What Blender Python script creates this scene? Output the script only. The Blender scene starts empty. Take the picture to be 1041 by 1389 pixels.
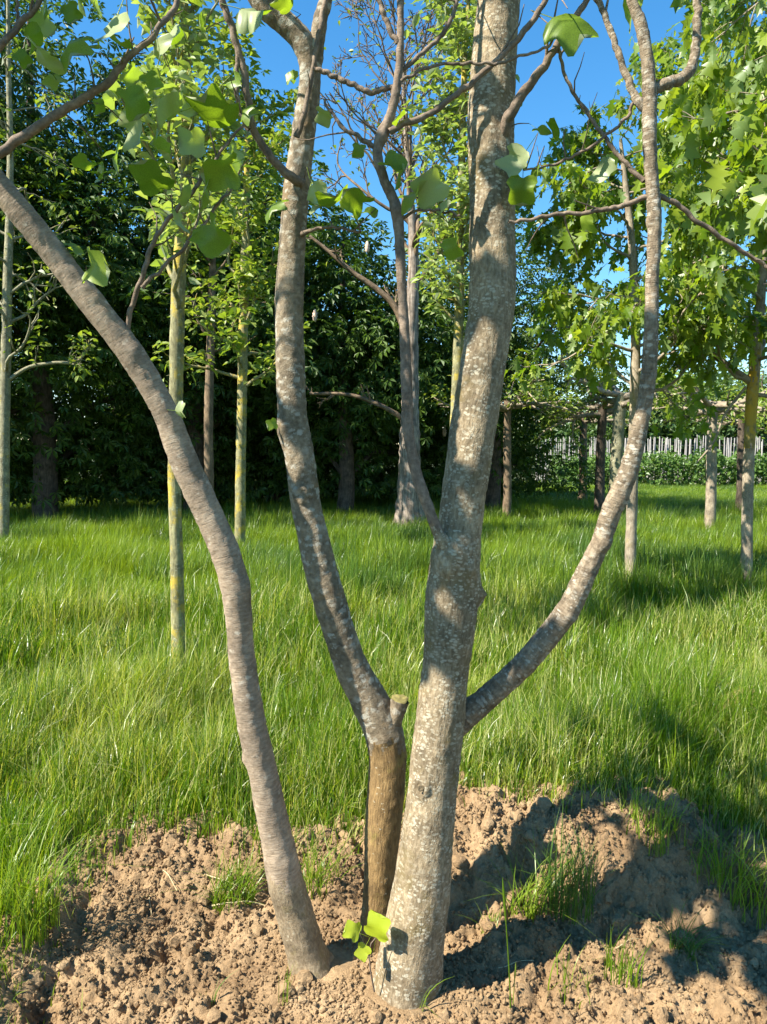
import bpy, math, random
import numpy as np
from mathutils import Vector, Matrix

# ------------------------------------------------------------------ camera, sky, sun, exposure
scene = bpy.context.scene
COL = scene.collection
RNG = np.random.default_rng(11)
random.seed(11)

F_PX, CX, CY, HOR = 1049.0, 520.5, 694.5, 615.0
PITCH = math.atan((CY - HOR) / F_PX)
CAM_Z = 1.7
cam_data = bpy.data.cameras.new('camera')
cam = bpy.data.objects.new('camera', cam_data)
COL.objects.link(cam)
cam.location = (0, 0, CAM_Z)
cam.rotation_euler = (math.pi / 2 - PITCH, 0, 0)
cam_data.sensor_fit = 'VERTICAL'
cam_data.angle = 2 * math.atan(694.5 / F_PX)
cam_data.clip_start = 0.05
cam_data.clip_end = 2000
scene.camera = cam

SUN_EL = math.radians(46)
SUN_H = Vector((-0.90, -0.43, 0)).normalized()
to_sun = Vector((SUN_H.x * math.cos(SUN_EL), SUN_H.y * math.cos(SUN_EL), math.sin(SUN_EL)))
world = bpy.data.worlds.new('World')
scene.world = world
world.use_nodes = True
wn = world.node_tree
bg = wn.nodes['Background']
sky = wn.nodes.new('ShaderNodeTexSky')
sky.sky_type = 'NISHITA'
sky.sun_disc = False
sky.sun_elevation = SUN_EL
sky.sun_rotation = math.atan2(SUN_H.x, SUN_H.y)
sky.altitude = 0
sky.air_density = 1.15
sky.dust_density = 0.0
sky.ozone_density = 4.5
bg.inputs['Strength'].default_value = 0.085
hsv = wn.nodes.new('ShaderNodeHueSaturation')      # the whole sky, evenly: the camera's vivid blue
hsv.inputs['Hue'].default_value = 0.495
hsv.inputs['Saturation'].default_value = 1.27
wn.links.new(sky.outputs[0], hsv.inputs['Color'])
wn.links.new(hsv.outputs[0], bg.inputs['Color'])

sun_data = bpy.data.lights.new('sun', 'SUN')
sun_data.energy = 5.0
sun_data.angle = math.radians(0.53)
sun_data.color = (1.0, 0.945, 0.84)
sun = bpy.data.objects.new('sun', sun_data)
sun.rotation_euler = to_sun.to_track_quat('Z', 'Y').to_euler()
sun.location = (-8, -4, 12)
COL.objects.link(sun)

scene.view_settings.view_transform = 'Standard'
scene.view_settings.look = 'None'
scene.view_settings.exposure = 1.52
scene.view_settings.gamma = 1.0
scene.cycles.adaptive_threshold = 0.02
scene.cycles.max_bounces = 4
scene.cycles.diffuse_bounces = 2
scene.cycles.glossy_bounces = 1
scene.cycles.transmission_bounces = 2
scene.cycles.transparent_max_bounces = 4
scene.cycles.sample_clamp_indirect = 6

# ------------------------------------------------------------------ helpers
def at(px, py, Y):
    """point seen at photo pixel (px, py) standing at distance Y from the viewer"""
    xc, zc = (px - CX) / F_PX, -(py - CY) / F_PX
    c, s = math.cos(PITCH), math.sin(PITCH)
    dy, dz = c + s * zc, -s + c * zc
    return np.array([xc * Y / dy, Y, CAM_Z + dz * Y / dy])

PERM = np.random.default_rng(5).permutation(256)
PERM = np.concatenate([PERM, PERM, PERM])
GRAD = np.random.default_rng(6).normal(size=(256, 3))
GRAD /= np.linalg.norm(GRAD, axis=1)[:, None]

def perlin(x, y, z=0.0):
    x, y, z = np.broadcast_arrays(np.asarray(x, float), np.asarray(y, float), np.asarray(z, float))
    xi, yi, zi = np.floor(x).astype(int), np.floor(y).astype(int), np.floor(z).astype(int)
    xf, yf, zf = x - xi, y - yi, z - zi
    xi &= 255; yi &= 255; zi &= 255
    fade = lambda t: t * t * t * (t * (t * 6 - 15) + 10)
    u, v, w = fade(xf), fade(yf), fade(zf)
    def g(dx, dy, dz):
        h = PERM[PERM[PERM[xi + dx] + yi + dy] + zi + dz]
        G = GRAD[h]
        return G[..., 0] * (xf - dx) + G[..., 1] * (yf - dy) + G[..., 2] * (zf - dz)
    l = lambda a, b, t: a + (b - a) * t
    return 1.5 * l(l(l(g(0,0,0), g(1,0,0), u), l(g(0,1,0), g(1,1,0), u), v),
                   l(l(g(0,0,1), g(1,0,1), u), l(g(0,1,1), g(1,1,1), u), v), w)

def fbm(x, y, z=0.0, o=4, lac=2.1, gain=0.5):
    a, f, r = 1.0, 1.0, 0.0
    for i in range(o):
        r = r + a * perlin(np.asarray(x) * f + 17.3 * i, np.asarray(y) * f - 9.1 * i, np.asarray(z) * f)
        a *= gain; f *= lac
    return r

def sstep(a, b, x):
    t = np.clip((x - a) / (b - a), 0, 1)
    return t * t * (3 - 2 * t)

def new_mesh(name, V, F, mat, smooth=True, attrs=None):
    """V (n,3), F (m,k) all faces of k corners"""
    V = np.asarray(V, np.float32); F = np.asarray(F, np.int32)
    me = bpy.data.meshes.new(name)
    me.vertices.add(len(V)); me.vertices.foreach_set('co', V.ravel())
    k = F.shape[1]
    me.loops.add(F.size); me.loops.foreach_set('vertex_index', F.ravel())
    me.polygons.add(len(F))
    me.polygons.foreach_set('loop_start', np.arange(0, F.size, k, dtype=np.int32))
    me.polygons.foreach_set('use_smooth', np.full(len(F), smooth))
    for an, (dom, typ, data) in (attrs or {}).items():
        a = me.attributes.new(an, typ, dom)
        a.data.foreach_set('vector' if typ == 'FLOAT_VECTOR' else 'value', np.asarray(data, np.float32).ravel())
    me.update()
    me.validate()
    if mat: me.materials.append(mat)
    return me

def obj(name, me, parent=None, loc=None):
    o = bpy.data.objects.new(name, me)
    COL.objects.link(o)
    if parent is not None: o.parent = parent
    if loc is not None: o.location = loc
    return o

def tag(o, label=None, cat=None, group=None, kind=None):
    if label: o['label'] = label
    if cat: o['category'] = cat
    if group: o['group'] = group
    if kind: o['kind'] = kind
    return o

def thing(name, label, cat, loc, group=None):
    o = bpy.data.objects.new(name, None)
    COL.objects.link(o)
    o.location = Vector([float(c) for c in loc])
    o.empty_display_size = 0.1
    return tag(o, label, cat, group)

def catmull(P, n):
    """resample control rows P (any columns) to n rows, evenly by 3-D length"""
    P = np.asarray(P, float)
    if len(P) == 2:
        t = np.linspace(0, 1, n)[:, None]
        return P[0] * (1 - t) + P[1] * t
    Q = np.vstack([2 * P[0] - P[1], P, 2 * P[-1] - P[-2]])
    out = []
    m = 24
    for i in range(1, len(Q) - 2):
        p0, p1, p2, p3 = Q[i-1], Q[i], Q[i+1], Q[i+2]
        t = np.linspace(0, 1, m, endpoint=False)[:, None]
        out.append(0.5 * (2*p1 + (p2-p0)*t + (2*p0-5*p1+4*p2-p3)*t**2 + (3*p1-p0-3*p2+p3)*t**3))
    out.append(P[-1:])
    D = np.vstack(out)
    s = np.concatenate([[0], np.cumsum(np.linalg.norm(np.diff(D[:, :3], axis=0), axis=1))])
    q = np.linspace(0, s[-1], n)
    return np.stack([np.interp(q, s, D[:, c]) for c in range(D.shape[1])], axis=1)

def tube_arrays(P, R, sides, bump=None, cap=True, v0=0.0):
    """a tapered tube along P; returns verts, quads, bark coords"""
    P = np.asarray(P, float); R = np.asarray(R, float)
    n = len(P)
    T = np.gradient(P, axis=0)
    T /= np.linalg.norm(T, axis=1)[:, None] + 1e-12
    N = np.zeros_like(P)
    ref = np.array([0.31, 0.95, 0.05])
    a = ref - T[0] * ref.dot(T[0]); N[0] = a / np.linalg.norm(a)
    for i in range(1, n):
        a = N[i-1] - T[i] * N[i-1].dot(T[i]); N[i] = a / (np.linalg.norm(a) + 1e-12)
    B = np.cross(T, N)
    th = np.arange(sides) / sides * 2 * math.pi
    ct, st = np.cos(th), np.sin(th)
    dirs = N[:, None, :] * ct[None, :, None] + B[:, None, :] * st[None, :, None]
    s = np.concatenate([[0], np.cumsum(np.linalg.norm(np.diff(P, axis=0), axis=1))]) + v0
    RR = np.repeat(R[:, None], sides, 1)
    if bump is not None:
        RR = RR + bump(P[:, None, :] + dirs * RR[..., None], dirs, RR, s)
    V = P[:, None, :] + dirs * RR[..., None]
    bark = np.stack([np.repeat(ct[None] , n, 0) * R[:, None], np.repeat(st[None], n, 0) * R[:, None], np.repeat(s[:, None], sides, 1)], -1)
    i = np.arange(n - 1)[:, None] * sides
    j = np.arange(sides)[None]
    j2 = (j + 1) % sides
    F = np.stack([i + j, i + j2, i + sides + j2, i + sides + j], -1).reshape(-1, 4)
    V = V.reshape(-1, 3); bark = bark.reshape(-1, 3)
    if cap:
        c = len(V)
        V = np.vstack([V, P[-1] + T[-1] * R[-1] * 0.3]); bark = np.vstack([bark, [0, 0, s[-1]]])
        b = (n - 1) * sides
        F = np.vstack([F, np.stack([b + j[0], b + j2[0], np.full(sides, c), np.full(sides, c)], -1)])
    return V, F, bark

def tubes_mesh(name, items, sides, mat, off=(0, 0, 0)):
    """items: list of (P, R); one joined mesh (a limb with its own side shoots)"""
    Vs, Fs, Bs, k = [], [], [], 0
    for q, (P, R) in enumerate(items):
        sd = sides if q == 0 else max(4, min(sides, 5))
        V, F, B = tube_arrays(P, R, sd, v0=q * 3.7, cap=False)
        Vs.append(V); Fs.append(F + k); Bs.append(B); k += len(V)
    V = np.vstack(Vs) - np.asarray(off, float)
    return new_mesh(name, V, np.vstack(Fs), mat, True, {'bark': ('POINT', 'FLOAT_VECTOR', np.vstack(Bs))})

# ------------------------------------------------------------------ materials
def mat_new(name):
    m = bpy.data.materials.new(name); m.use_nodes = True
    nt = m.node_tree
    return m, nt, nt.nodes['Principled BSDF'], nt.nodes['Material Output']

def nd(nt, t, **kw):
    n = nt.nodes.new(t)
    for k, v in kw.items():
        if k in n.inputs: n.inputs[k].default_value = v
        else: setattr(n, k, v)
    return n

def ramp(nt, fac, stops, interp='LINEAR'):
    n = nt.nodes.new('ShaderNodeValToRGB')
    n.color_ramp.interpolation = interp
    e = n.color_ramp.elements
    while len(e) > 1: e.remove(e[-1])
    e[0].position = stops[0][0]; e[0].color = stops[0][1]
    for p, c in stops[1:]:
        x = e.new(p); x.color = c
    nt.links.new(fac, n.inputs[0])
    return n.outputs[0]

def c4(c): return (c[0], c[1], c[2], 1.0)
BW = lambda v: (v, v, v, 1.0)

def mixc(nt, fac, a, b):
    n = nt.nodes.new('ShaderNodeMix'); n.data_type = 'RGBA'
    if isinstance(fac, float): n.inputs[0].default_value = fac
    else: nt.links.new(fac, n.inputs[0])
    for s, v in ((6, a), (7, b)):
        if isinstance(v, tuple): n.inputs[s].default_value = v
        else: nt.links.new(v, n.inputs[s])
    return n.outputs[2]

def leaf_mat(name, stops, back=None, trans=0.45, tcol=(1.5, 1.5, 0.55), rough=0.42, noise=False):
    """stops: colours picked at random per leaf; light shines through the blade"""
    m, nt, p, out = mat_new(name)
    L = nt.links
    at_ = nd(nt, 'ShaderNodeAttribute', attribute_name='rnd')
    oi = nd(nt, 'ShaderNodeObjectInfo')
    ad = nd(nt, 'ShaderNodeMath', operation='ADD')
    L.new(at_.outputs['Fac'], ad.inputs[0]); L.new(oi.outputs['Random'], ad.inputs[1])
    fr = nd(nt, 'ShaderNodeMath', operation='FRACT'); L.new(ad.outputs[0], fr.inputs[0])
    k = len(stops)
    col = ramp(nt, fr.outputs[0], [(i / max(1, k - 1), c4(c)) for i, c in enumerate(stops)])
    geo = nd(nt, 'ShaderNodeNewGeometry')
    if noise:
        ns = nd(nt, 'ShaderNodeTexNoise', Scale=38.0, Detail=3.0)
        tc = nd(nt, 'ShaderNodeTexCoord')
        L.new(tc.outputs['Object'], ns.inputs['Vector'])
        var = ramp(nt, ns.outputs[0], [(0.3, BW(0.8)), (0.7, BW(1.2))])
        mu = nt.nodes.new('ShaderNodeMix'); mu.data_type = 'RGBA'; mu.blend_type = 'MULTIPLY'; mu.inputs[0].default_value = 1
        L.new(col, mu.inputs[6]); L.new(var, mu.inputs[7])
        col = mu.outputs[2]
    front = col
    if back:
        front = mixc(nt, geo.outputs['Backfacing'], col, c4(back))
    L.new(front, p.inputs['Base Color'])
    p.inputs['Roughness'].default_value = rough
    p.inputs['Specular IOR Level'].default_value = 0.4
    tr = nd(nt, 'ShaderNodeBsdfTranslucent')
    m2 = nt.nodes.new('ShaderNodeMix'); m2.data_type = 'RGBA'; m2.blend_type = 'MULTIPLY'; m2.inputs[0].default_value = 1
    L.new(col, m2.inputs[6]); m2.inputs[7].default_value = c4(tcol)
    L.new(m2.outputs[2], tr.inputs['Color'])
    ms = nd(nt, 'ShaderNodeMixShader'); ms.inputs[0].default_value = trans
    L.new(p.outputs[0], ms.inputs[1]); L.new(tr.outputs[0], ms.inputs[2])
    L.new(ms.outputs[0], out.inputs['Surface'])
    return m

def bark_mat(name, dark, light, spot=None, spot_amt=0.5, patch=None, patch_amt=0.5, fissure=(60, 60, 8), bump=0.5, spot_scale=70, rough=0.85, cross=0.0):
    m, nt, p, out = mat_new(name)
    L = nt.links
    a = nd(nt, 'ShaderNodeAttribute', attribute_name='bark')
    def mapped(s):
        mp = nd(nt, 'ShaderNodeMapping'); mp.inputs['Scale'].default_value = s
        L.new(a.outputs['Vector'], mp.inputs['Vector']); return mp.outputs[0]
    n1 = nd(nt, 'ShaderNodeTexNoise', Scale=1.0, Detail=6.0, Roughness=0.62); L.new(mapped(fissure), n1.inputs['Vector'])
    n2 = nd(nt, 'ShaderNodeTexNoise', Scale=9.0, Detail=5.0, Roughness=0.6); L.new(a.outputs['Vector'], n2.inputs['Vector'])
    mid = tuple((x + y) / 2 for x, y in zip(dark, light))
    col = ramp(nt, n1.outputs[0], [(0.3, c4(dark)), (0.5, c4(mid)), (0.68, c4(light))])
    v = ramp(nt, n2.outputs[0], [(0.32, BW(0.55)), (0.68, BW(1.3))])
    mu = nt.nodes.new('ShaderNodeMix'); mu.data_type = 'RGBA'; mu.blend_type = 'MULTIPLY'; mu.inputs[0].default_value = 1
    L.new(col, mu.inputs[6]); L.new(v, mu.inputs[7]); col = mu.outputs[2]
    height = n1.outputs[0]
    if cross:      # fine cross rings and lenticels of smooth bark
        n5 = nd(nt, 'ShaderNodeTexNoise', Scale=1.0, Detail=4.0, Roughness=0.7); L.new(mapped((22, 22, 210)), n5.inputs['Vector'])
        r5 = ramp(nt, n5.outputs[0], [(0.36, BW(0.0)), (0.5, BW(1.0))])
        mm = nd(nt, 'ShaderNodeMath', operation='MULTIPLY'); mm.inputs[1].default_value = 1.0
        L.new(r5, mm.inputs[0])
        inv = nd(nt, 'ShaderNodeMath', operation='SUBTRACT'); inv.inputs[0].default_value = 1.0; L.new(r5, inv.inputs[1])
        mk = nd(nt, 'ShaderNodeMath', operation='MULTIPLY'); mk.inputs[1].default_value = cross; L.new(inv.outputs[0], mk.inputs[0])
        col = mixc(nt, mk.outputs[0], col, c4(tuple(x * 0.6 for x in dark)))
        hs = nd(nt, 'ShaderNodeMath', operation='ADD'); L.new(n1.outputs[0], hs.inputs[0]); L.new(r5, hs.inputs[1]); height = hs.outputs[0]
    if patch:
        n3 = nd(nt, 'ShaderNodeTexNoise', Scale=5.5, Detail=7.0, Roughness=0.68); 
        mp = nd(nt, 'ShaderNodeMapping'); mp.inputs['Location'].default_value = (3.1, 7.7, 1.3); L.new(a.outputs['Vector'], mp.inputs[0]); L.new(mp.outputs[0], n3.inputs['Vector'])
        f = ramp(nt, n3.outputs[0], [(0.62 - 0.2 * patch_amt, BW(0)), (0.72 - 0.2 * patch_amt, BW(0.85))])
        col = mixc(nt, f, col, c4(patch))
    if spot:
        vo = nd(nt, 'ShaderNodeTexVoronoi', Scale=1.0); vo.inputs['Randomness'].default_value = 1.0
        nw = nd(nt, 'ShaderNodeTexNoise', Scale=55.0, Detail=5.0, Roughness=0.65); L.new(a.outputs['Vector'], nw.inputs['Vector'])
        va = nd(nt, 'ShaderNodeVectorMath', operation='MULTIPLY_ADD'); va.inputs[1].default_value = tuple(1.9 / spot_scale * q for q in (1.0, 1.0, 0.6))
        L.new(nw.outputs['Color'], va.inputs[0]); L.new(a.outputs['Vector'], va.inputs[2])
        mp = nd(nt, 'ShaderNodeMapping'); mp.inputs['Scale'].default_value = (spot_scale * 0.8, spot_scale * 0.8, spot_scale * 1.3)
        L.new(va.outputs[0], mp.inputs[0]); L.new(mp.outputs[0], vo.inputs['Vector'])
        n4 = nd(nt, 'ShaderNodeTexNoise', Scale=13.0, Detail=3.0); L.new(a.outputs['Vector'], n4.inputs['Vector'])
        sp = nd(nt, 'ShaderNodeSeparateColor'); L.new(vo.outputs['Color'], sp.inputs[0])
        # spot radius differs from cell to cell
        th = nd(nt, 'ShaderNodeMath', operation='MULTIPLY_ADD'); th.inputs[1].default_value = 0.42; th.inputs[2].default_value = spot_amt - 0.28
        L.new(sp.outputs[0], th.inputs[0])
        df = nd(nt, 'ShaderNodeMath', operation='SUBTRACT'); L.new(th.outputs[0], df.inputs[0]); L.new(vo.outputs['Distance'], df.inputs[1])
        ml = nd(nt, 'ShaderNodeMath', operation='MULTIPLY'); ml.inputs[1].default_value = 5.0; ml.use_clamp = True
        L.new(df.outputs[0], ml.inputs[0])
        m5 = nd(nt, 'ShaderNodeMath', operation='MULTIPLY'); L.new(ml.outputs[0], m5.inputs[0])
        L.new(ramp(nt, n4.outputs[0], [(0.4, BW(0.2)), (0.58, BW(0.8))]), m5.inputs[1])
        col = mixc(nt, m5.outputs[0], col, c4(spot))
    L.new(col, p.inputs['Base Color'])
    p.inputs['Roughness'].default_value = rough
    p.inputs['Specular IOR Level'].default_value = 0.25
    nf = nd(nt, 'ShaderNodeTexNoise', Scale=240.0, Detail=4.0); L.new(a.outputs['Vector'], nf.inputs['Vector'])
    hh = nd(nt, 'ShaderNodeMath', operation='MULTIPLY_ADD'); hh.inputs[1].default_value = 0.35
    L.new(nf.outputs[0], hh.inputs[0]); L.new(height, hh.inputs[2])
    b = nd(nt, 'ShaderNodeBump', Strength=bump, Distance=0.006); L.new(hh.outputs[0], b.inputs['Height'])
    L.new(b.outputs[0], p.inputs['Normal'])
    return m

def soil_mat():
    m, nt, p, out = mat_new('soil')
    L = nt.links
    tc = nd(nt, 'ShaderNodeTexCoord')
    g = nd(nt, 'ShaderNodeNewGeometry')
    n1 = nd(nt, 'ShaderNodeTexNoise', Scale=3.0, Detail=8.0, Roughness=0.65); L.new(g.outputs['Position'], n1.inputs['Vector'])
    n2 = nd(nt, 'ShaderNodeTexNoise', Scale=85.0, Detail=6.0, Roughness=0.7); L.new(g.outputs['Position'], n2.inputs['Vector'])
    col = ramp(nt, n1.outputs[0], [(0.3, c4((0.20, 0.125, 0.064))), (0.5, c4((0.29, 0.192, 0.102))), (0.7, c4((0.385, 0.265, 0.148)))])
    v = ramp(nt, n2.outputs[0], [(0.3, BW(0.7)), (0.72, BW(1.25))])
    mu = nt.nodes.new('ShaderNodeMix'); mu.data_type = 'RGBA'; mu.blend_type = 'MULTIPLY'; mu.inputs[0].default_value = 1
    L.new(col, mu.inputs[6]); L.new(v, mu.inputs[7])
    L.new(mu.outputs[2], p.inputs['Base Color'])
    p.inputs['Roughness'].default_value = 0.95
    p.inputs['Specular IOR Level'].default_value = 0.1
    n3 = nd(nt, 'ShaderNodeTexNoise', Scale=140.0, Detail=6.0, Roughness=0.7); L.new(g.outputs['Position'], n3.inputs['Vector'])
    b = nd(nt, 'ShaderNodeBump', Strength=0.9, Distance=0.008); L.new(n3.outputs[0], b.inputs['Height'])
    L.new(b.outputs[0], p.inputs['Normal'])
    return m

def plain(name, col, rough=0.8, noise=0.25, scale=30):
    m, nt, p, out = mat_new(name)
    tc = nd(nt, 'ShaderNodeNewGeometry')
    n = nd(nt, 'ShaderNodeTexNoise', Scale=float(scale), Detail=4.0); nt.links.new(tc.outputs['Position'], n.inputs['Vector'])
    c = ramp(nt, n.outputs[0], [(0.3, c4(tuple(x * (1 - noise) for x in col))), (0.7, c4(tuple(min(1, x * (1 + noise)) for x in col)))])
    nt.links.new(c, p.inputs['Base Color']); p.inputs['Roughness'].default_value = rough
    p.inputs['Specular IOR Level'].default_value = 0.2
    return m

M = {}
M['soil'] = soil_mat()
M['meadow'] = plain('meadow_floor', (0.05, 0.06, 0.022), 0.95, 0.5, 6)
M['bark_main'] = bark_mat('tulip_bark', (0.13, 0.092, 0.05), (0.335, 0.26, 0.16), spot=(0.45, 0.40, 0.29), spot_amt=0.52, patch=(0.155, 0.115, 0.05), patch_amt=0.5, fissure=(110, 110, 42), bump=0.75, spot_scale=88)
M['bark_left'] = bark_mat('smooth_bark', (0.225, 0.163, 0.105), (0.39, 0.30, 0.21), spot=(0.50, 0.435, 0.335), spot_amt=0.28, patch=(0.22, 0.165, 0.09), patch_amt=0.2, fissure=(45, 45, 120), bump=0.32, spot_scale=34, cross=0.28)
M['bark_rear'] = bark_mat('lichen_bark', (0.12, 0.087, 0.052), (0.29, 0.23, 0.15), spot=(0.42, 0.39, 0.31), spot_amt=0.5, patch=(0.20, 0.13, 0.06), patch_amt=0.3, fissure=(60, 60, 60), bump=0.7, spot_scale=38)
M['bark_tan'] = bark_mat('tan_bark', (0.11, 0.066, 0.026), (0.29, 0.185, 0.075), spot=(0.5, 0.45, 0.32), spot_amt=0.2, patch=(0.24, 0.2, 0.05), patch_amt=0.35, fissure=(150, 150, 30), bump=0.8, spot_scale=60)
M['bark_foot'] = bark_mat('foot_bark', (0.18, 0.13, 0.075), (0.345, 0.265, 0.165), spot=(0.42, 0.36, 0.25), spot_amt=0.25, patch=(0.2, 0.16, 0.06), patch_amt=0.4, fissure=(120, 120, 60), bump=0.6, spot_scale=60)
M['bark_right'] = bark_mat('grey_bark', (0.14, 0.10, 0.062), (0.32, 0.25, 0.165), spot=(0.46, 0.41, 0.32), spot_amt=0.52, patch=(0.10, 0.085, 0.06), patch_amt=0.2, fissure=(90, 90, 40), bump=0.6, spot_scale=60, cross=0.06)
M['bark_twig'] = bark_mat('twig_bark', (0.12, 0.085, 0.058), (0.28, 0.21, 0.15), bump=0.3, fissure=(90, 90, 60), cross=0.2)
M['bark_yellow'] = bark_mat('yellow_lichen_bark', (0.13, 0.115, 0.055), (0.30, 0.28, 0.14), spot=(0.42, 0.41, 0.28), spot_amt=0.35, patch=(0.44, 0.32, 0.035), patch_amt=0.62, fissure=(60, 60, 20), bump=0.9, spot_scale=40)
M['bark_orange'] = bark_mat('orange_lichen_bark', (0.20, 0.15, 0.05), (0.36, 0.28, 0.10), patch=(0.46, 0.29, 0.03), patch_amt=0.95, fissure=(60, 60, 20), bump=0.9)
M['bark_olive'] = bark_mat('olive_bark', (0.14, 0.125, 0.07), (0.30, 0.28, 0.17), spot=(0.42, 0.42, 0.33), spot_amt=0.35, patch=(0.36, 0.29, 0.06), patch_amt=0.3, fissure=(60, 60, 20), bump=0.9, spot_scale=40)
M['bark_brown'] = bark_mat('brown_bark', (0.10, 0.068, 0.04), (0.24, 0.17, 0.105), patch=(0.30, 0.22, 0.10), patch_amt=0.25, fissure=(50, 50, 12), bump=0.9)
M['bark_pale'] = bark_mat('pale_bark', (0.19, 0.15, 0.10), (0.36, 0.295, 0.21), spot=(0.45, 0.42, 0.33), spot_amt=0.3, patch=(0.26, 0.2, 0.09), patch_amt=0.2, fissure=(70, 70, 20), bump=0.8)
M['bark_rough'] = bark_mat('furrowed_bark', (0.08, 0.055, 0.035), (0.40, 0.33, 0.26), fissure=(34, 34, 2.5), bump=1.0)
M['bark_dark'] = bark_mat('dark_bark', (0.05, 0.038, 0.026), (0.14, 0.105, 0.075), fissure=(40, 40, 8), bump=0.8)
M['wound'] = plain('old_wound_wood', (0.07, 0.05, 0.03), 0.9, 0.5, 60)
M['bark_knot'] = plain('knot_bark', (0.14, 0.105, 0.06), 0.9, 0.5, 90)
M['cut_wood'] = plain('mossy_cut_wood', (0.17, 0.145, 0.05), 0.9, 0.4, 60)
M['tulip'] = leaf_mat('tulip_leaf', [(0.14, 0.22, 0.02), (0.19, 0.275, 0.028), (0.25, 0.325, 0.045)], back=(0.42, 0.47, 0.24), trans=0.5, rough=0.4, noise=True)
M['oak'] = leaf_mat('oak_leaf', [(0.09, 0.165, 0.010), (0.15, 0.225, 0.014), (0.205, 0.275, 0.02), (0.26, 0.32, 0.035)], back=(0.19, 0.27, 0.08), trans=0.5, rough=0.36)
M['pale'] = leaf_mat('pale_leaf', [(0.13, 0.20, 0.03), (0.21, 0.29, 0.07), (0.30, 0.36, 0.14), (0.17, 0.25, 0.035)], back=(0.36, 0.41, 0.22), trans=0.4, rough=0.5)
M['fresh'] = leaf_mat('fresh_leaf', [(0.11, 0.18, 0.025), (0.19, 0.26, 0.04), (0.26, 0.30, 0.07)], trans=0.42, rough=0.45)
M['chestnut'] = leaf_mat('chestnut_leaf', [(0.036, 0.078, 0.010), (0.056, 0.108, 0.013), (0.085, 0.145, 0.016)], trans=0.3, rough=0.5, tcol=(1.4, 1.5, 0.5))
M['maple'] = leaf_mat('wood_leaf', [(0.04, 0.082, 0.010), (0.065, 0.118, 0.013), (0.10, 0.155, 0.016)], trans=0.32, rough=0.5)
M['hedge'] = leaf_mat('row_leaf', [(0.07, 0.14, 0.03), (0.10, 0.18, 0.035), (0.13, 0.21, 0.045)], trans=0.35)
M['far'] = leaf_mat('far_leaf', [(0.06, 0.11, 0.035), (0.08, 0.14, 0.045), (0.10, 0.16, 0.05)], trans=0.3)
M['grass'] = leaf_mat('grass_blade', [(0.10, 0.18, 0.010), (0.145, 0.23, 0.012), (0.19, 0.27, 0.016), (0.25, 0.31, 0.045)], trans=0.42, rough=0.36, tcol=(1.5, 1.45, 0.4))
M['grass_dark'] = leaf_mat('lush_grass_blade', [(0.06, 0.125, 0.02), (0.085, 0.155, 0.025), (0.12, 0.19, 0.03)], trans=0.4, rough=0.36)
M['grass_near'] = leaf_mat('meadow_blade', [(0.045, 0.10, 0.008), (0.105, 0.195, 0.008), (0.165, 0.265, 0.010), (0.22, 0.315, 0.014), (0.28, 0.345, 0.04), (0.46, 0.45, 0.20)], trans=0.45, rough=0.30, tcol=(1.5, 1.45, 0.4))
M['straw'] = plain('dry_straw', (0.45, 0.36, 0.20), 0.7, 0.25, 40)
M['stake'] = plain('weathered_stake', (0.34, 0.315, 0.285), 0.85, 0.25, 3)
M['candle'] = plain('flower_spike', (0.55, 0.42, 0.33), 0.8, 0.3, 30)

# ------------------------------------------------------------------ terrain
def bank(x, y):
    """smooth lie of the land: dug hollow round the tree, a bank behind it, level meadow"""
    x = np.asarray(x, float); y = np.asarray(y, float)
    left = 0.13 * sstep(2.62, 3.15, y)
    hump = sstep(0.10, 0.26, x) * (1 - sstep(0.95, 1.7, x))
    step = 0.17 * hump * sstep(2.60, 2.98, y) * (1 - sstep(3.3, 4.2, y))
    side = 0.10 * sstep(-1.02, -1.30, x) * sstep(3.3, 2.6, y)
    lump = 0.05 * sstep(0.30, 0.42, x) * (1 - sstep(0.46, 0.66, x)) * sstep(2.45, 2.6, y) * (1 - sstep(2.75, 2.95, y))
    und = 0.05 * fbm(x * 0.45, y * 0.45, 3.3, 2) * sstep(3.0, 4.5, y)
    return left + step + side + lump + und

def soil_edge(x):
    x = np.asarray(x, float)
    e = 3.10 + 0.07 * np.sin(x * 5 + 1) + 0.10 * fbm(x * 2.3, 4.2, 0.5, 3)
    e = e - 0.28 * sstep(1.15, 1.5, x) + 0.05 * sstep(0.1, 0.4, x)
    return e

def soil_mask(x, y):
    """>0 inside bare soil (metres from its edge, roughly)"""
    lx = -1.12 + 0.10 * fbm(np.asarray(y, float) * 2.1, 9.7, 0.2, 3)
    return np.minimum(soil_edge(x) - y, x - lx)

def soil_rough(x, y):
    b = np.abs(perlin(x * 3.7, y * 3.7, 1.1)) * 0.085 - 0.03
    b = b + (np.abs(perlin(x * 9, y * 9, 2.7)) - 0.25) * 0.055
    wx = x + 0.02 * perlin(x * 14, y * 14, 5); wy = y + 0.02 * perlin(x * 14, y * 14, 8)
    b = b + (0.22 - np.abs(perlin(wx * 19, wy * 19, 4.1))) * 0.045
    b = b + (0.22 - np.abs(perlin(wx * 41, wy * 41, 6.6))) * 0.030
    b = b + perlin(x * 75, y * 75, 1.9) * 0.010
    hole = np.clip(perlin(x * 6.2, y * 6.2, 12.4) - 0.33, 0, 1) * 0.26
    d1 = np.hypot(x - 0.065, y - 2.36); d2 = np.hypot(x + 0.2, y - 2.48)
    calm = sstep(0.10, 0.42, np.minimum(d1, d2)) * 0.8 + 0.2
    return (b - hole) * calm

def soil_z(x, y):
    m = sstep(-0.30, -0.08, soil_mask(x, y))
    return bank(x, y) + soil_rough(x, y) * m - 0.06 * (1 - sstep(-0.30, -0.1, soil_mask(x, y)))

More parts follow.
